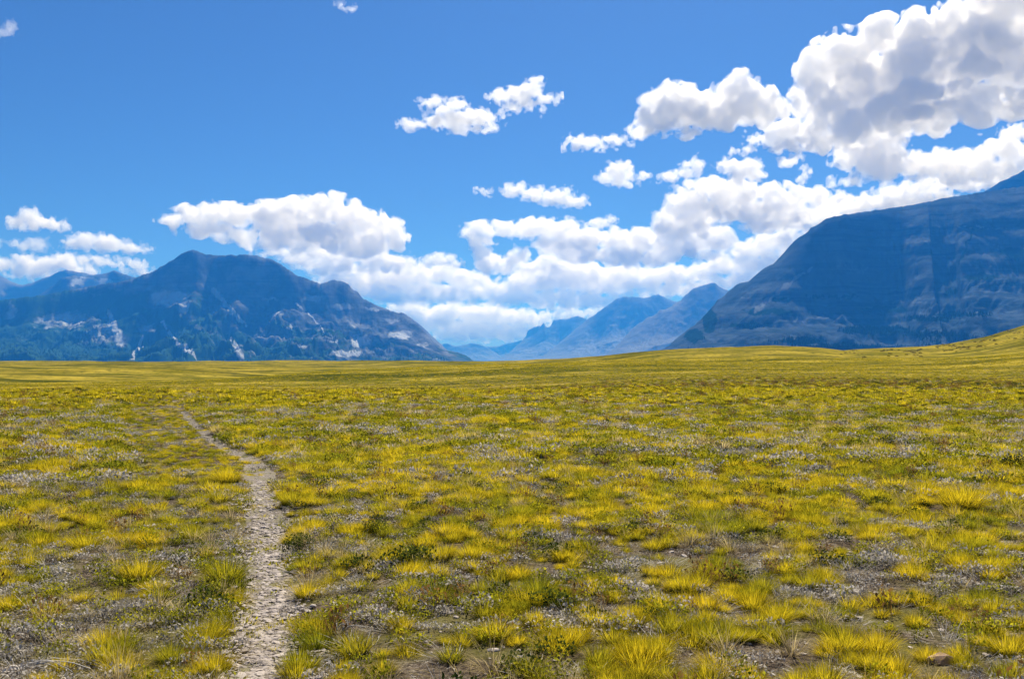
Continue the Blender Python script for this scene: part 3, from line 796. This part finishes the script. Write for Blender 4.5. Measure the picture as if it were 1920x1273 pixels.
def scatter_object(name, label, pts, rot, scale, idx, protos):
    """one object of kind stuff: the points carry the plants through geometry nodes"""
    c = bpy.data.collections.new(name + "_kinds")
    for i, p in enumerate(protos):
        p.name = f"{i:03d}_" + name
        c.objects.link(p)
    o = mesh_obj(name, pts, np.zeros((0, 4)), None)
    me = o.data
    a = me.attributes.new("rot", "FLOAT_VECTOR", "POINT"); a.data.foreach_set("vector", np.asarray(rot, np.float32).ravel())
    a = me.attributes.new("siz", "FLOAT_VECTOR", "POINT"); a.data.foreach_set("vector", np.asarray(scale, np.float32).ravel())
    a = me.attributes.new("idx", "INT", "POINT"); a.data.foreach_set("value", np.asarray(idx, np.int32))
    g = bpy.data.node_groups.new(name + "_scatter", "GeometryNodeTree")
    g.interface.new_socket("Geometry", in_out="INPUT", socket_type="NodeSocketGeometry")
    g.interface.new_socket("Geometry", in_out="OUTPUT", socket_type="NodeSocketGeometry")
    N = g.nodes.new
    gi, go = N("NodeGroupInput"), N("NodeGroupOutput")
    ci = N("GeometryNodeCollectionInfo"); ci.inputs["Collection"].default_value = c
    ci.inputs["Separate Children"].default_value = True; ci.inputs["Reset Children"].default_value = True
    ip = N("GeometryNodeInstanceOnPoints"); ip.inputs["Pick Instance"].default_value = True
    def na(n, t):
        k = N("GeometryNodeInputNamedAttribute"); k.data_type = t; k.inputs["Name"].default_value = n
        return k.outputs[0]
    e = N("FunctionNodeEulerToRotation")
    L = g.links.new
    L(na("rot", "FLOAT_VECTOR"), e.inputs[0]); L(e.outputs[0], ip.inputs["Rotation"])
    L(na("siz", "FLOAT_VECTOR"), ip.inputs["Scale"]); L(na("idx", "INT"), ip.inputs["Instance Index"])
    L(gi.outputs[0], ip.inputs["Points"]); L(ci.outputs[0], ip.inputs["Instance"]); L(ip.outputs[0], go.inputs[0])
    md = o.modifiers.new("scatter", "NODES"); md.node_group = g
    tag(o, label, kind="stuff")
    return o

def sample_field(n0, d0, dmax, rg, falloff=1.3, near=4.0, half=math.radians(41)):
    """random ground points, n0 per square metre out to d0 and thinning beyond"""
    d0 = d0 + 5                                             # the fan starts 5 m behind the camera, so its sides are covered too
    d = np.concatenate([np.linspace(near, d0, 60), np.geomspace(d0, dmax, 200)[1:]])
    dens = n0 * np.minimum(1, (d0 / d)) ** falloff * 2 * half * d
    cdf = np.concatenate([[0], np.cumsum((dens[1:] + dens[:-1]) / 2 * np.diff(d))])
    n = int(cdf[-1])
    r = np.interp(rg.random(n) * cdf[-1], cdf, d)
    a = rg.uniform(-half, half, n)
    x, y = r * np.sin(a), r * np.cos(a) - 5
    return x, y, np.hypot(x, y)

M = {}
def plant_materials():
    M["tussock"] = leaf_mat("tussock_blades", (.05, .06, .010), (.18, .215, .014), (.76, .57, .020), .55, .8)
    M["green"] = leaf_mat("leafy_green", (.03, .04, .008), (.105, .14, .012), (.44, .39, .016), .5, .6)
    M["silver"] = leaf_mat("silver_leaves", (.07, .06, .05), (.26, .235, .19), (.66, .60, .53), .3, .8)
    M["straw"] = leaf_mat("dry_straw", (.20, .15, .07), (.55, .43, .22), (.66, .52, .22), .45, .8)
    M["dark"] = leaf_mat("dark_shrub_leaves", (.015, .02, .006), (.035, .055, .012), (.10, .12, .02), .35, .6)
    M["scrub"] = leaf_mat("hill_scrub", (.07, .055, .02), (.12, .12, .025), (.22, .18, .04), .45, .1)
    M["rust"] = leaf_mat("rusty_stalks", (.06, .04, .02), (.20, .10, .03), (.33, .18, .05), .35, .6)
    M["dead"] = leaf_mat("dead_stems", (.30, .27, .24), (.46, .42, .37), (.58, .54, .48), 0.0, .6)
    m, nt, out = material("pale_stone")
    oi = nt.n("ShaderNodeObjectInfo"); tc = nt.n("ShaderNodeTexCoord")
    n = nt.noise(tc.outputs["Object"], 3, 5, .7)
    c = nt.mix(oi.outputs["Random"], (.15, .12, .095), (.42, .36, .32))
    c = nt.mix(nt.ramp(n, .4, .65), c, (.42, .35, .30))
    b = nt.n("ShaderNodeBsdfPrincipled"); nt.link(c, b.inputs["Base Color"]); b.inputs["Roughness"].default_value = .8
    nt.link(b.outputs[0], out.inputs[0]); M["stone"] = m

def tuft(rg, n, R, H, w, seg=3):
    return merge(blades(n, R, H, w, rg, .62, .55, seg, base=.62), blades(n // 3, R, H * .6, w * 1.1, rg, 1.0, .4, seg, base=.7))

def forb(rg, n, R, H, s):
    return merge(leaves(n, R, H, s, rg, .5), stems(max(6, n // 8), R, H * .9, .004, rg, .7))

INDIVIDUAL = [   # photo x, photo y of the foot, width in photo pixels, kind, label
    (424, 1088, 118, "tussock", "tall golden green grass tussock leaning over the left edge of the footpath"),
    (322, 1240, 100, "tussock", "bright yellow grass tussock at the bottom, left of the two beside the footpath"),
    (402, 1258, 100, "tussock", "green based grass tussock nearest the footpath's left edge at the bottom of the photo"),
    (400, 1190, 84, "tussock", "golden tussock behind the two bottom tussocks left of the footpath"),
    (596, 1212, 96, "tussock", "yellow green tussock right of the footpath with dry grey grass at its foot"),
    (578, 1118, 84, "tussock", "rounded golden tussock on the right edge of the footpath halfway up its wide part"),
    (548, 945, 74, "tussock", "yellow tussock touching the right edge of the footpath's far wide end"),
    (358, 1010, 82, "tussock", "low dark based tussock left of the footpath behind the tall golden green one"),
    (425, 905, 84, "tussock", "broad yellow tussock beside the bend where the footpath turns left"),
    (20, 1142, 84, "tussock", "green tussock cut by the left picture edge above the grey dead stems"),
    (160, 1030, 90, "tussock", "olive tussock in the left foreground beside a dark patch of low plants"),
    (262, 1085, 110, "tussock", "wide yellow brown tussock row standing in the left foreground"),
    (1008, 1118, 110, "tussock", "big golden tussock in the centre foreground with a brown tinge"),
    (1200, 1218, 84, "tussock", "green tussock with yellow tips right of centre near the bottom edge"),
    (1242, 1272, 90, "tussock", "fresh green tussock cut by the bottom edge right of centre"),
    (1100, 1150, 62, "tussock", "small yellow tussock between the big golden one and the green one near the bottom"),
    (1428, 1108, 84, "tussock", "upright bright tussock, left one of a pair below the silver shrub"),
    (1516, 1100, 84, "tussock", "upright bright tussock, right one of a pair below the silver shrub"),
    (1452, 1165, 92, "tussock", "broad green tussock in front of the upright bright pair"),
    (1645, 1222, 112, "tussock", "tall orange yellow tussock clump left of the brown stone"),
    (1738, 1238, 78, "tussock", "green tussock right behind the brown stone"),
    (1842, 1130, 80, "tussock", "dark footed green tussock near the right picture edge"),
    (1890, 1225, 110, "tussock", "wide yellow green tussock at the lower right corner"),
    (1805, 955, 124, "tussock", "wide glowing orange yellow tussock at the middle right"),
    (1225, 1030, 62, "tussock", "dark green narrow tussock standing in pale gravelly ground near the centre"),
    (1212, 1000, 48, "tussock", "small bright tussock just behind the dark green narrow one"),
    (1320, 962, 76, "tussock", "flat topped golden tussock right of the centre"),
    (705, 1000, 50, "dark", "dark green leafy shrub standing alone right of the footpath"),
    (1905, 878, 52, "dark", "dark green shrub touching the right picture edge"),
    (1660, 835, 36, "dark", "small dark green shrub at the middle right among pale plants"),
    (1648, 1062, 100, "silver", "low silver grey shrub with a dark underside on the right"),
    (560, 1035, 66, "dark", "dark low bush hugging the right side of the footpath"),
    (1422, 958, 52, "rust", "rusty brown stalky plant among the yellow tussocks right of the centre"),
    (1115, 1010, 40, "rust", "small rusty stalk clump in the middle of the meadow"),
]

def build_plants():
    rg = np.random.default_rng(42)
    plant_materials()
    # individuals the eye can pick out
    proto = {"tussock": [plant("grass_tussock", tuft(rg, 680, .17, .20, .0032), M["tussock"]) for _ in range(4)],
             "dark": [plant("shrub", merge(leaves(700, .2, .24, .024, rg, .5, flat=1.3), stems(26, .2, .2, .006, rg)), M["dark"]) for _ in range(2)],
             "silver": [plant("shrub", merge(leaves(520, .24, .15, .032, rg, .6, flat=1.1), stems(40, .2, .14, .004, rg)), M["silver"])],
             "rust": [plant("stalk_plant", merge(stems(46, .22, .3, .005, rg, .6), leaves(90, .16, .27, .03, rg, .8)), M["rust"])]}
    wid = {"tussock": .44, "dark": .42, "silver": .5, "rust": .44}
    cat = {"tussock": "grass tussock", "dark": "shrub", "silver": "shrub", "rust": "plant"}
    grp = {"tussock": "grass tussocks that stand out in the meadow", "dark": "dark shrubs in the meadow", "silver": None, "rust": "rusty stalk plants"}
    spots = []
    for k, (px, py, w, kind, label) in enumerate(INDIVIDUAL):
        src = proto[kind][k % len(proto[kind])]
        o = src.copy(); o.name = src.name.split(".")[0]; COL.objects.link(o)
        x, y, z = at(px, py)
        s = w * y / F / wid[kind]
        o.location = (x, y, z - .012); o.rotation_euler = (0, 0, k * 1.7); o.scale = (s, s, s * (1.0 if kind != "tussock" else .95))
        tag(o, label, cat[kind], grp[kind])
        spots.append((x, y, s * wid[kind] * .42))
    spots = np.array(spots)
    # a brown stone and grey dead stems
    st = pebble("stone", rg, M["stone"], .55); COL.objects.link(st)
    x, y, z = at(1765, 1242); st.location = (x, y, z + .01); st.scale = (.072, .055, .075); st.rotation_euler = (0, 0, .3)
    m2, nt, out = material("brown_stone")
    b = nt.n("ShaderNodeBsdfPrincipled"); b.inputs["Roughness"].default_value = .85
    tc = nt.n("ShaderNodeTexCoord")
    nt.link(nt.mix(nt.noise(tc.outputs["Object"], 2.5, 6, .7), (.16, .09, .06), (.42, .27, .19)), b.inputs["Base Color"]); nt.link(b.outputs[0], out.inputs[0])
    st.data.materials[0] = m2
    tag(st, "rounded brown stone lying between tussocks near the lower right corner", "stone")
    def dead(px, py, n, L, label, spread):
        V, Q, A, S = [], [], [], []
        x, y, z = at(px, py)
        for i in range(n):
            a0 = spread[0] + (spread[1] - spread[0]) * rg.random(); bend = rg.normal(0, .5)
            l = L * rg.uniform(.6, 1.1); r = rg.uniform(.0025, .0045)
            p = np.array([rg.normal(0, .03), rg.normal(0, .02), .01])
            k0 = len(V)
            for j in range(9):
                a = a0 + bend * j / 8
                lift = .012 + .05 * math.sin(j / 8 * 3.0) * rg.uniform(.6, 1)
                for q in range(5):
                    b = q * 2 * math.pi / 5
                    V.append((p[0] - math.sin(a) * math.cos(b) * r, p[1] + math.cos(a) * math.cos(b) * r, lift + math.sin(b) * r)); A.append(j / 8); S.append(i / n)
                p = p + np.array([math.cos(a), math.sin(a), 0]) * l / 8
                r *= .93
            for j in range(8):
                for q in range(5):
                    Q.append((k0 + j * 5 + q, k0 + j * 5 + (q + 1) % 5, k0 + j * 5 + 5 + (q + 1) % 5, k0 + j * 5 + 5 + q))
        o = plant("dead_stems", (np.array(V), np.array(Q), np.array(A), np.array(S)), M["dead"], link=True)
        o.location = (x, y, z)
        tag(o, label, "dead stems", "bleached dead stems lying on the ground")
    dead(22, 1262, 10, .36, "fan of bleached grey dead stems lying in the lower left corner", (-.1, .45))
    dead(245, 1118, 5, .13, "few curled pale dead stems lying left of the footpath", (.1, .9))
    dead(332, 1135, 5, .16, "arched pale dead stem bundle just left of the footpath", (-.2, .6))
    dead(632, 1190, 9, .15, "tangle of dry grey stems at the foot of the tussock right of the footpath", (.2, 1.6))

    def clear(x, y, extra=0.0):
        ok = (path_dist(x, y) > np.where(np.hypot(x, y) > 14, extra + .03, extra)) | ((np.hypot(x, y) > 13) & (fbm(x / .9, y / .9, 2, 61) > .5))
        for sx, sy, sr in spots:
            ok &= np.hypot(x - sx, y - sy) > sr
        return ok
    def lay(x, y, rg, smin, smax, tilt=.12, sink=.01, zs=(.85, 1.2)):
        n = len(x)
        P = np.stack([x, y, ground(x, y) - sink], -1)
        R = np.stack([rg.normal(0, tilt, n), rg.normal(0, tilt, n), rg.uniform(0, 6.28, n)], -1)
        s = rg.uniform(smin, smax, n)
        low = (np.hypot(x, y) > 14) & (path_dist(x + .5, y + .9) < .9)      # trodden short beside the far trail
        s = np.where(low, s * .52, s)
        return P, R, np.stack([s, s, s * rg.uniform(*zs, n)], -1)

    # where the tussocks crowd and where the ground lies open
    def cover(x, y):
        c = .45 * fbm(x / .55, y / .65, 2, 35) + .5 * fbm(x / 1.5, y / 1.9, 3, 31) + .45 * fbm(x / 5.5, y / 6.5, 3, 33)
        left = (1 - sstep(-.35, -.02, x / np.maximum(y, 1))) * (1 - sstep(9, 17, y))
        return c - .16 * left + .12 * sstep(10, 26, y)
    # tussock grass
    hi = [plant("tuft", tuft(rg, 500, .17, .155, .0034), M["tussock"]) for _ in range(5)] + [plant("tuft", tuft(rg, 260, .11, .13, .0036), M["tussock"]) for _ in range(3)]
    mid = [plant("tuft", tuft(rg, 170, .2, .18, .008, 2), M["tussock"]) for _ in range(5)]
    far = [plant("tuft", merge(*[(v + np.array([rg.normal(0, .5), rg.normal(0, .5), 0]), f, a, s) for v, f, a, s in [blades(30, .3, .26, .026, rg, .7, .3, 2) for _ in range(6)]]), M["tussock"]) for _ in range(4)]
    x, y, r = sample_field(26, 18, 260, rg, 1.3)
    c = cover(x, y) + rg.normal(0, .16, len(x))
    k = (c > np.where(r < 11, -.44, -.34)) & (rg.random(len(x)) < np.where(r > 58, .45, 1)) & clear(x, y, .0) & (path_dist(x, y) > np.where((r > 13) & (fbm(x / .9, y / .9, 2, 61) > .48), -1, rg.uniform(-.05, .1, len(x))))
    x, y, r, c = x[k], y[k], r[k], c[k]
    P, R, S = lay(x, y, rg, .38, .92)
    S *= (1 + .25 * np.clip(c, -.3, .8))[:, None]
    rr = r * rg.uniform(.7, 1.4, len(r))
    idx = np.where(rr < 15, rg.integers(0, 8, len(x)), np.where(rr < 48, 8 + rg.integers(0, 5, len(x)), 13 + rg.integers(0, 4, len(x))))
    S[rr >= 48] *= np.array([1, 1, .8])
    S[r > 58] *= np.array([1, 1, .7])
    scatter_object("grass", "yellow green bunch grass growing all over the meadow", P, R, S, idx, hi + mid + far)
    print("grass", len(x))
    # leafy green herbs
    pr = [plant("herb", forb(rg, 130, .13, .10, .024), M["green"]) for _ in range(4)] + [plant("herb", forb(rg, 80, .09, .14, .021), M["green"]) for _ in range(3)] + \
         [plant("herb", merge(leaves(120, .3, .14, .05, rg, .6, flat=1.1), blades(30, .25, .2, .012, rg, .8, .3, 2)), M["green"]) for _ in range(3)]
    x, y, r = sample_field(20, 16, 150, rg)
    c = fbm(x / 2.3, y / 2.3, 3, 41) + rg.normal(0, .25, len(x))
    k = (c > -.18) & clear(x, y, .03); x, y, r = x[k], y[k], r[k]
    P, R, S = lay(x, y, rg, .5, 1.1)
    idx = np.where(r * rg.uniform(.7, 1.4, len(x)) < 20, rg.integers(0, 7, len(x)), 7 + rg.integers(0, 3, len(x)))
    scatter_object("herbs", "low leafy green herbs filling the space between the grass", P, R, S, idx, pr)
    print("herbs", len(x))
    # silvery ground cover
    pr = [plant("silver", merge(leaves(150, .15, .07, .019, rg, .55, flat=1.2), stems(24, .14, .08, .003, rg, .7)), M["silver"]) for _ in range(5)] + [plant("silver", leaves(120, .3, .11, .042, rg, .6, flat=1.1), M["silver"]) for _ in range(3)]
    x, y, r = sample_field(22, 16, 140, rg, 1.3)
    c = -.45 * cover(x, y) + .7 * fbm(x / 1.7, y / 1.7, 3, 47) + rg.normal(0, .18, len(x))
    k = (c > .05) & clear(x, y, .0); x, y, r = x[k], y[k], r[k]
    P, R, S = lay(x, y, rg, .5, 1.2)
    idx = np.where(r * rg.uniform(.7, 1.4, len(x)) < 17, rg.integers(0, 5, len(x)), 5 + rg.integers(0, 3, len(x)))
    scatter_object("ground_cover", "silvery grey low ground cover in the open patches of the meadow", P, R, S, idx, pr)
    print("silver", len(x))
    # dry straw
    pr = [plant("straw", blades(70, .12, .22, .004, rg, .9, .6, 3), M["straw"]) for _ in range(4)] + [plant("straw", blades(60, .3, .25, .014, rg, .8, .5, 2), M["straw"]) for _ in range(3)]
    x, y, r = sample_field(7, 16, 200, rg)
    c = fbm(x / 3, y / 3, 3, 53) + rg.normal(0, .35, len(x))
    k = (c > .12) & clear(x, y, .05); x, y, r = x[k], y[k], r[k]
    P, R, S = lay(x, y, rg, .45, 1.0)
    idx = np.where(r < 18, rg.integers(0, 4, len(x)), 4 + rg.integers(0, 3, len(x)))
    scatter_object("dry_grass", "pale dry straw coloured grass scattered through the meadow", P, R, S, idx, pr)
    # thatch: dead blades lying flat
    pr = [plant("thatch", blades(46, .16, .16, .0035, rg, 2.4, .2, 2, base=.9), M["dead"]) for _ in range(3)] + [plant("thatch", blades(46, .16, .16, .0035, rg, 2.2, .3, 2, base=.9), M["straw"]) for _ in range(2)]
    x, y, r = sample_field(12, 12, 30, rg, 2.0)
    k = clear(x, y, -.02); x, y, r = x[k], y[k], r[k]
    P, R, S = lay(x, y, rg, .5, 1.1, .08, -.004)
    scatter_object("thatch", "dead grey grass blades lying flat on the bare ground", P, R, S, rg.integers(0, 5, len(x)), pr)
    # sprigs that have come up in the trail itself
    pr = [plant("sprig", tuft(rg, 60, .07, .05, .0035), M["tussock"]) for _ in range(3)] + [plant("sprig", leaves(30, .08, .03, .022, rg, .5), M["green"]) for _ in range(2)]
    t = rg.random(2200) ** 1.4 * (len(PW) - 2); i = t.astype(int)
    x = PW[i, 0] + rg.choice([-1, 1], 2200) * PW[i, 2] * np.clip(rg.normal(.40, .22, 2200), 0, .8); y = PW[i, 1] + rg.normal(0, .08, 2200)
    k = fbm(x / .5, y / .5, 2, 77) > -.15; x, y = x[k], y[k]
    P, R, S = lay(x, y, rg, .5, 1.3)
    scatter_object("sprigs", "short grass sprigs growing in and along the footpath", P, R, S, rg.integers(0, 5, len(x)), pr)
    # rusty and dark low plants
    pr = [plant("weed", merge(stems(16, .1, .2, .004, rg, .6), leaves(40, .1, .18, .03, rg, .7)), M["rust"]) for _ in range(3)] + [plant("weed", leaves(170, .14, .12, .022, rg, .5, flat=1.3), M["dark"]) for _ in range(3)]
    x, y, r = sample_field(2.2, 18, 150, rg, 1.15)
    k = clear(x, y, .05); x, y, r = x[k], y[k], r[k]
    P, R, S = lay(x, y, rg, .5, 1.25)
    S *= (1 + .02 * np.clip(r - 16, 0, 60))[:, None]
    scatter_object("weeds", "small dark and rusty weeds dotted through the meadow", P, R, S, rg.integers(0, 6, len(x)), pr)
    # stones: on the trail and in the open ground
    pr = [pebble("pebble", rg, M["stone"], f) for f in (.3, .4, .5, .35)]
    t = rg.random(14000) ** 1.7 * (len(PW) - 2)
    i = t.astype(int); base = PW[i] + (PW[i + 1] - PW[i]) * (t - i)[:, None]
    x = base[:, 0] + rg.normal(0, .42, len(t)) * base[:, 2] * .9; y = base[:, 1] + rg.normal(0, .05, len(t))
    k = y < 46; x, y = x[k], y[k]
    n1 = len(x)
    xs, ys, r = sample_field(26, 9, 30, rg, 2.0)
    k = (cover(xs, ys) < .1) & clear(xs, ys, 0); x = np.concatenate([x, xs[k]]); y = np.concatenate([y, ys[k]])
    P, R, S = lay(x, y, rg, .8, 1.2, .15, -.003, (.7, 1.1))
    S *= (.0105 * np.exp(rg.normal(0, .5, len(x)))).clip(.004, .034)[:, None]
    P[:n1, 2] += .012
    scatter_object("gravel", "pale flat stones strewn over the footpath and the bare ground", P, R, S, rg.integers(0, 4, len(x)), pr)

def build_woods():
    """distant conifers on the mountain feet, and bushes on the hill to the right"""
    rg = np.random.default_rng(5)
    m, nt, out = material("conifer_needles")
    oi = nt.n("ShaderNodeObjectInfo")
    d = nt.n("ShaderNodeBsdfDiffuse"); nt.link(nt.mix(oi.outputs["Random"], (.010, .020, .010), (.035, .055, .022)), d.inputs["Color"]); nt.link(d.outputs[0], out.inputs[0])
    def fir(n):
        V, Q = [], []
        for t in range(5):
            z0, r0, r1 = .08 + t * .17, .24 * (1 - t * .17), .24 * (1 - t * .17) * .25
            k = len(V)
            for i in range(7):
                a = i * 2 * math.pi / 7 + t
                j = rg.uniform(.7, 1.25)
                V.append((math.cos(a) * r0 * j, math.sin(a) * r0 * j, z0 - .03 * j)); V.append((math.cos(a) * r1, math.sin(a) * r1, z0 + .24))
            Q += [(k + 2 * i, k + 2 * ((i + 1) % 7), k + 2 * ((i + 1) % 7) + 1, k + 2 * i + 1) for i in range(7)]
        k = len(V)
        for a in (0, 1.57, 3.14, 4.71): V += [(.03 * math.cos(a), .03 * math.sin(a), -.1), (.03 * math.cos(a), .03 * math.sin(a), .2)]
        Q += [(k + 2 * i, k + 2 * ((i + 1) % 4), k + 2 * ((i + 1) % 4) + 1, k + 2 * i + 1) for i in range(4)]
        return plant("fir", (np.array(V), np.array(Q), np.zeros(len(V)), np.zeros(len(V))), m)
    firs = [fir(i) for i in range(4)]
    names = ("dark conifer wood along the foot of the left mountain", "dark conifer wood in patches on the lower slopes of the right mountain")
    for (X, Y, h, f, PX, PY, S), label, n in zip(WOODS[:2], names, (5000, 9000)):
        ok = (S > .25) & (S < .97) & (PY < 690) & (PX > -40) & (PX < 1960)
        p = np.where(ok, np.clip(f - .25, 0, 1) * np.clip((PY - 540) / 90, 0.02, 1), 0).ravel()
        p = p / p.sum()
        i = rg.choice(p.size, n, p=p)
        P = np.stack([X.ravel()[i], Y.ravel()[i], h.ravel()[i]], -1)
        P[:, 0] += rg.uniform(-4, 4, n); P[:, 1] += rg.uniform(-4, 4, n); P[:, 2] -= 2
        s = rg.uniform(9, 20, n)
        scatter_object("wood", label, P, np.c_[np.zeros(n), np.zeros(n), rg.uniform(0, 6, n)], np.c_[s, s, s], rg.integers(0, 4, n), firs if label is names[0] else [o.copy() for o in firs])
    # bushes below the skyline on the right
    bush = [plant("bush", leaves(160, .7, .8, .2, rg, .4, flat=1.6), M["scrub"]) for _ in range(3)]
    P = []
    for _ in range(480):
        px = 1560 + 420 * rg.random() ** .6
        crest = np.interp(px, [1540, 1640, 1720, 1780, 1850, 1920, 1990], [653, 651, 649, 645, 632, 612, 594])
        py = crest + 2 + abs(rg.normal(0, 7)) + 4 * math.sin(px / 19)
        if perlin(np.array([px / 26.]), np.array([py / 7.]), 5)[0] < -.02: continue
        try: q = at(px, py)
        except Exception: continue
        if q[1] > 200: P.append(q)
    P = np.array(P); n = len(P); s = rg.uniform(.25, .7, n)
    P[:, 2] -= .1
    scatter_object("bushes", "dark scrub dotted along the top of the rising hill on the right", P, np.c_[np.zeros(n), np.zeros(n), rg.uniform(0, 6, n)], np.c_[s * 1.5, s * 1.5, s], rg.integers(0, 3, n), bush)


# ---------------------------------------------------------------- light, air, camera
def build_world():
    w = bpy.data.worlds.new("World"); SC.world = w
    w.use_nodes = True
    t = w.node_tree; t.nodes.clear(); nt = NT(t)
    sky = nt.n("ShaderNodeTexSky", sky_type="NISHITA", sun_disc=False, sun_elevation=SUN_EL, sun_rotation=SUN_AZ,
               altitude=1300, air_density=1.0, dust_density=1.4, ozone_density=2.2)
    c = nt.mix(1.0, sky.outputs[0], SKY_TINT, "MULTIPLY")
    bg = nt.n("ShaderNodeBackground"); nt.link(c, bg.inputs[0]); bg.inputs[1].default_value = SKY_STR
    out = nt.n("ShaderNodeOutputWorld"); nt.link(bg.outputs[0], out.inputs[0])

SKY_TINT = (.33, .565, .94)
SKY_STR = .05
SUN_STR = 5.0
EXPOSURE = .72
HAZE = 6.2e-5
HAZE_COL = (.026, .25, .92)

def build_sun():
    l = bpy.data.lights.new("sun", "SUN"); l.energy = SUN_STR; l.angle = math.radians(.5); l.color = (1, .94, .82)
    o = bpy.data.objects.new("sun", l); COL.objects.link(o)
    d = np.array([math.sin(SUN_AZ) * math.cos(SUN_EL), math.cos(SUN_AZ) * math.cos(SUN_EL), math.sin(SUN_EL)])
    from mathutils import Vector
    o.rotation_euler = Vector(d).to_track_quat("Z", "Y").to_euler()

def build_haze():
    x, y0, y1, z0, z1 = 25500, -25500, 25500, -80, 1720
    V = [(a, b, c) for c in (z0, z1) for a, b in ((-x, y0), (x, y0), (x, y1), (-x, y1))]
    Fc = [(3, 2, 1, 0), (4, 5, 6, 7), (0, 1, 5, 4), (1, 2, 6, 5), (2, 3, 7, 6), (3, 0, 4, 7)]
    m, nt, out = material("valley_air")
    v = nt.n("ShaderNodeVolumePrincipled")
    v.inputs["Color"].default_value = (*HAZE_COL, 1); v.inputs["Density"].default_value = HAZE; v.inputs["Anisotropy"].default_value = .25
    v.inputs["Absorption Color"].default_value = (.6, .6, .6, 1)
    nt.link(v.outputs[0], out.inputs["Volume"])
    m.cycles.homogeneous_volume = True
    o = mesh_obj("haze", V, Fc, m, smooth=False)
    tag(o, "thin blue air haze over the valley", kind="stuff")

def build_camera():
    c = bpy.data.cameras.new("camera"); c.sensor_width = 36; c.lens = 36 * F / 1920; c.clip_start = .1; c.clip_end = 200000
    o = bpy.data.objects.new("camera", c); COL.objects.link(o)
    o.location = (0, 0, EYE); o.rotation_euler = (math.pi / 2 + PITCH, 0, 0)
    SC.camera = o

def settings():
    SC.render.engine = "CYCLES"
    SC.view_settings.view_transform = "Standard"; SC.view_settings.look = "None"
    SC.view_settings.exposure = EXPOSURE; SC.view_settings.gamma = 1
    cy = SC.cycles
    cy.use_denoising = True
    cy.max_bounces = 24; cy.diffuse_bounces = 3; cy.glossy_bounces = 2; cy.transmission_bounces = 4; cy.volume_bounces = 24
    cy.transparent_max_bounces = 48
    cy.caustics_reflective = cy.caustics_refractive = False
    cy.sample_clamp_indirect = 8

build_world(); build_sun(); build_camera(); settings()
build_clouds(); build_mountains(); build_ground(); build_path(); build_plants(); build_woods(); build_haze()
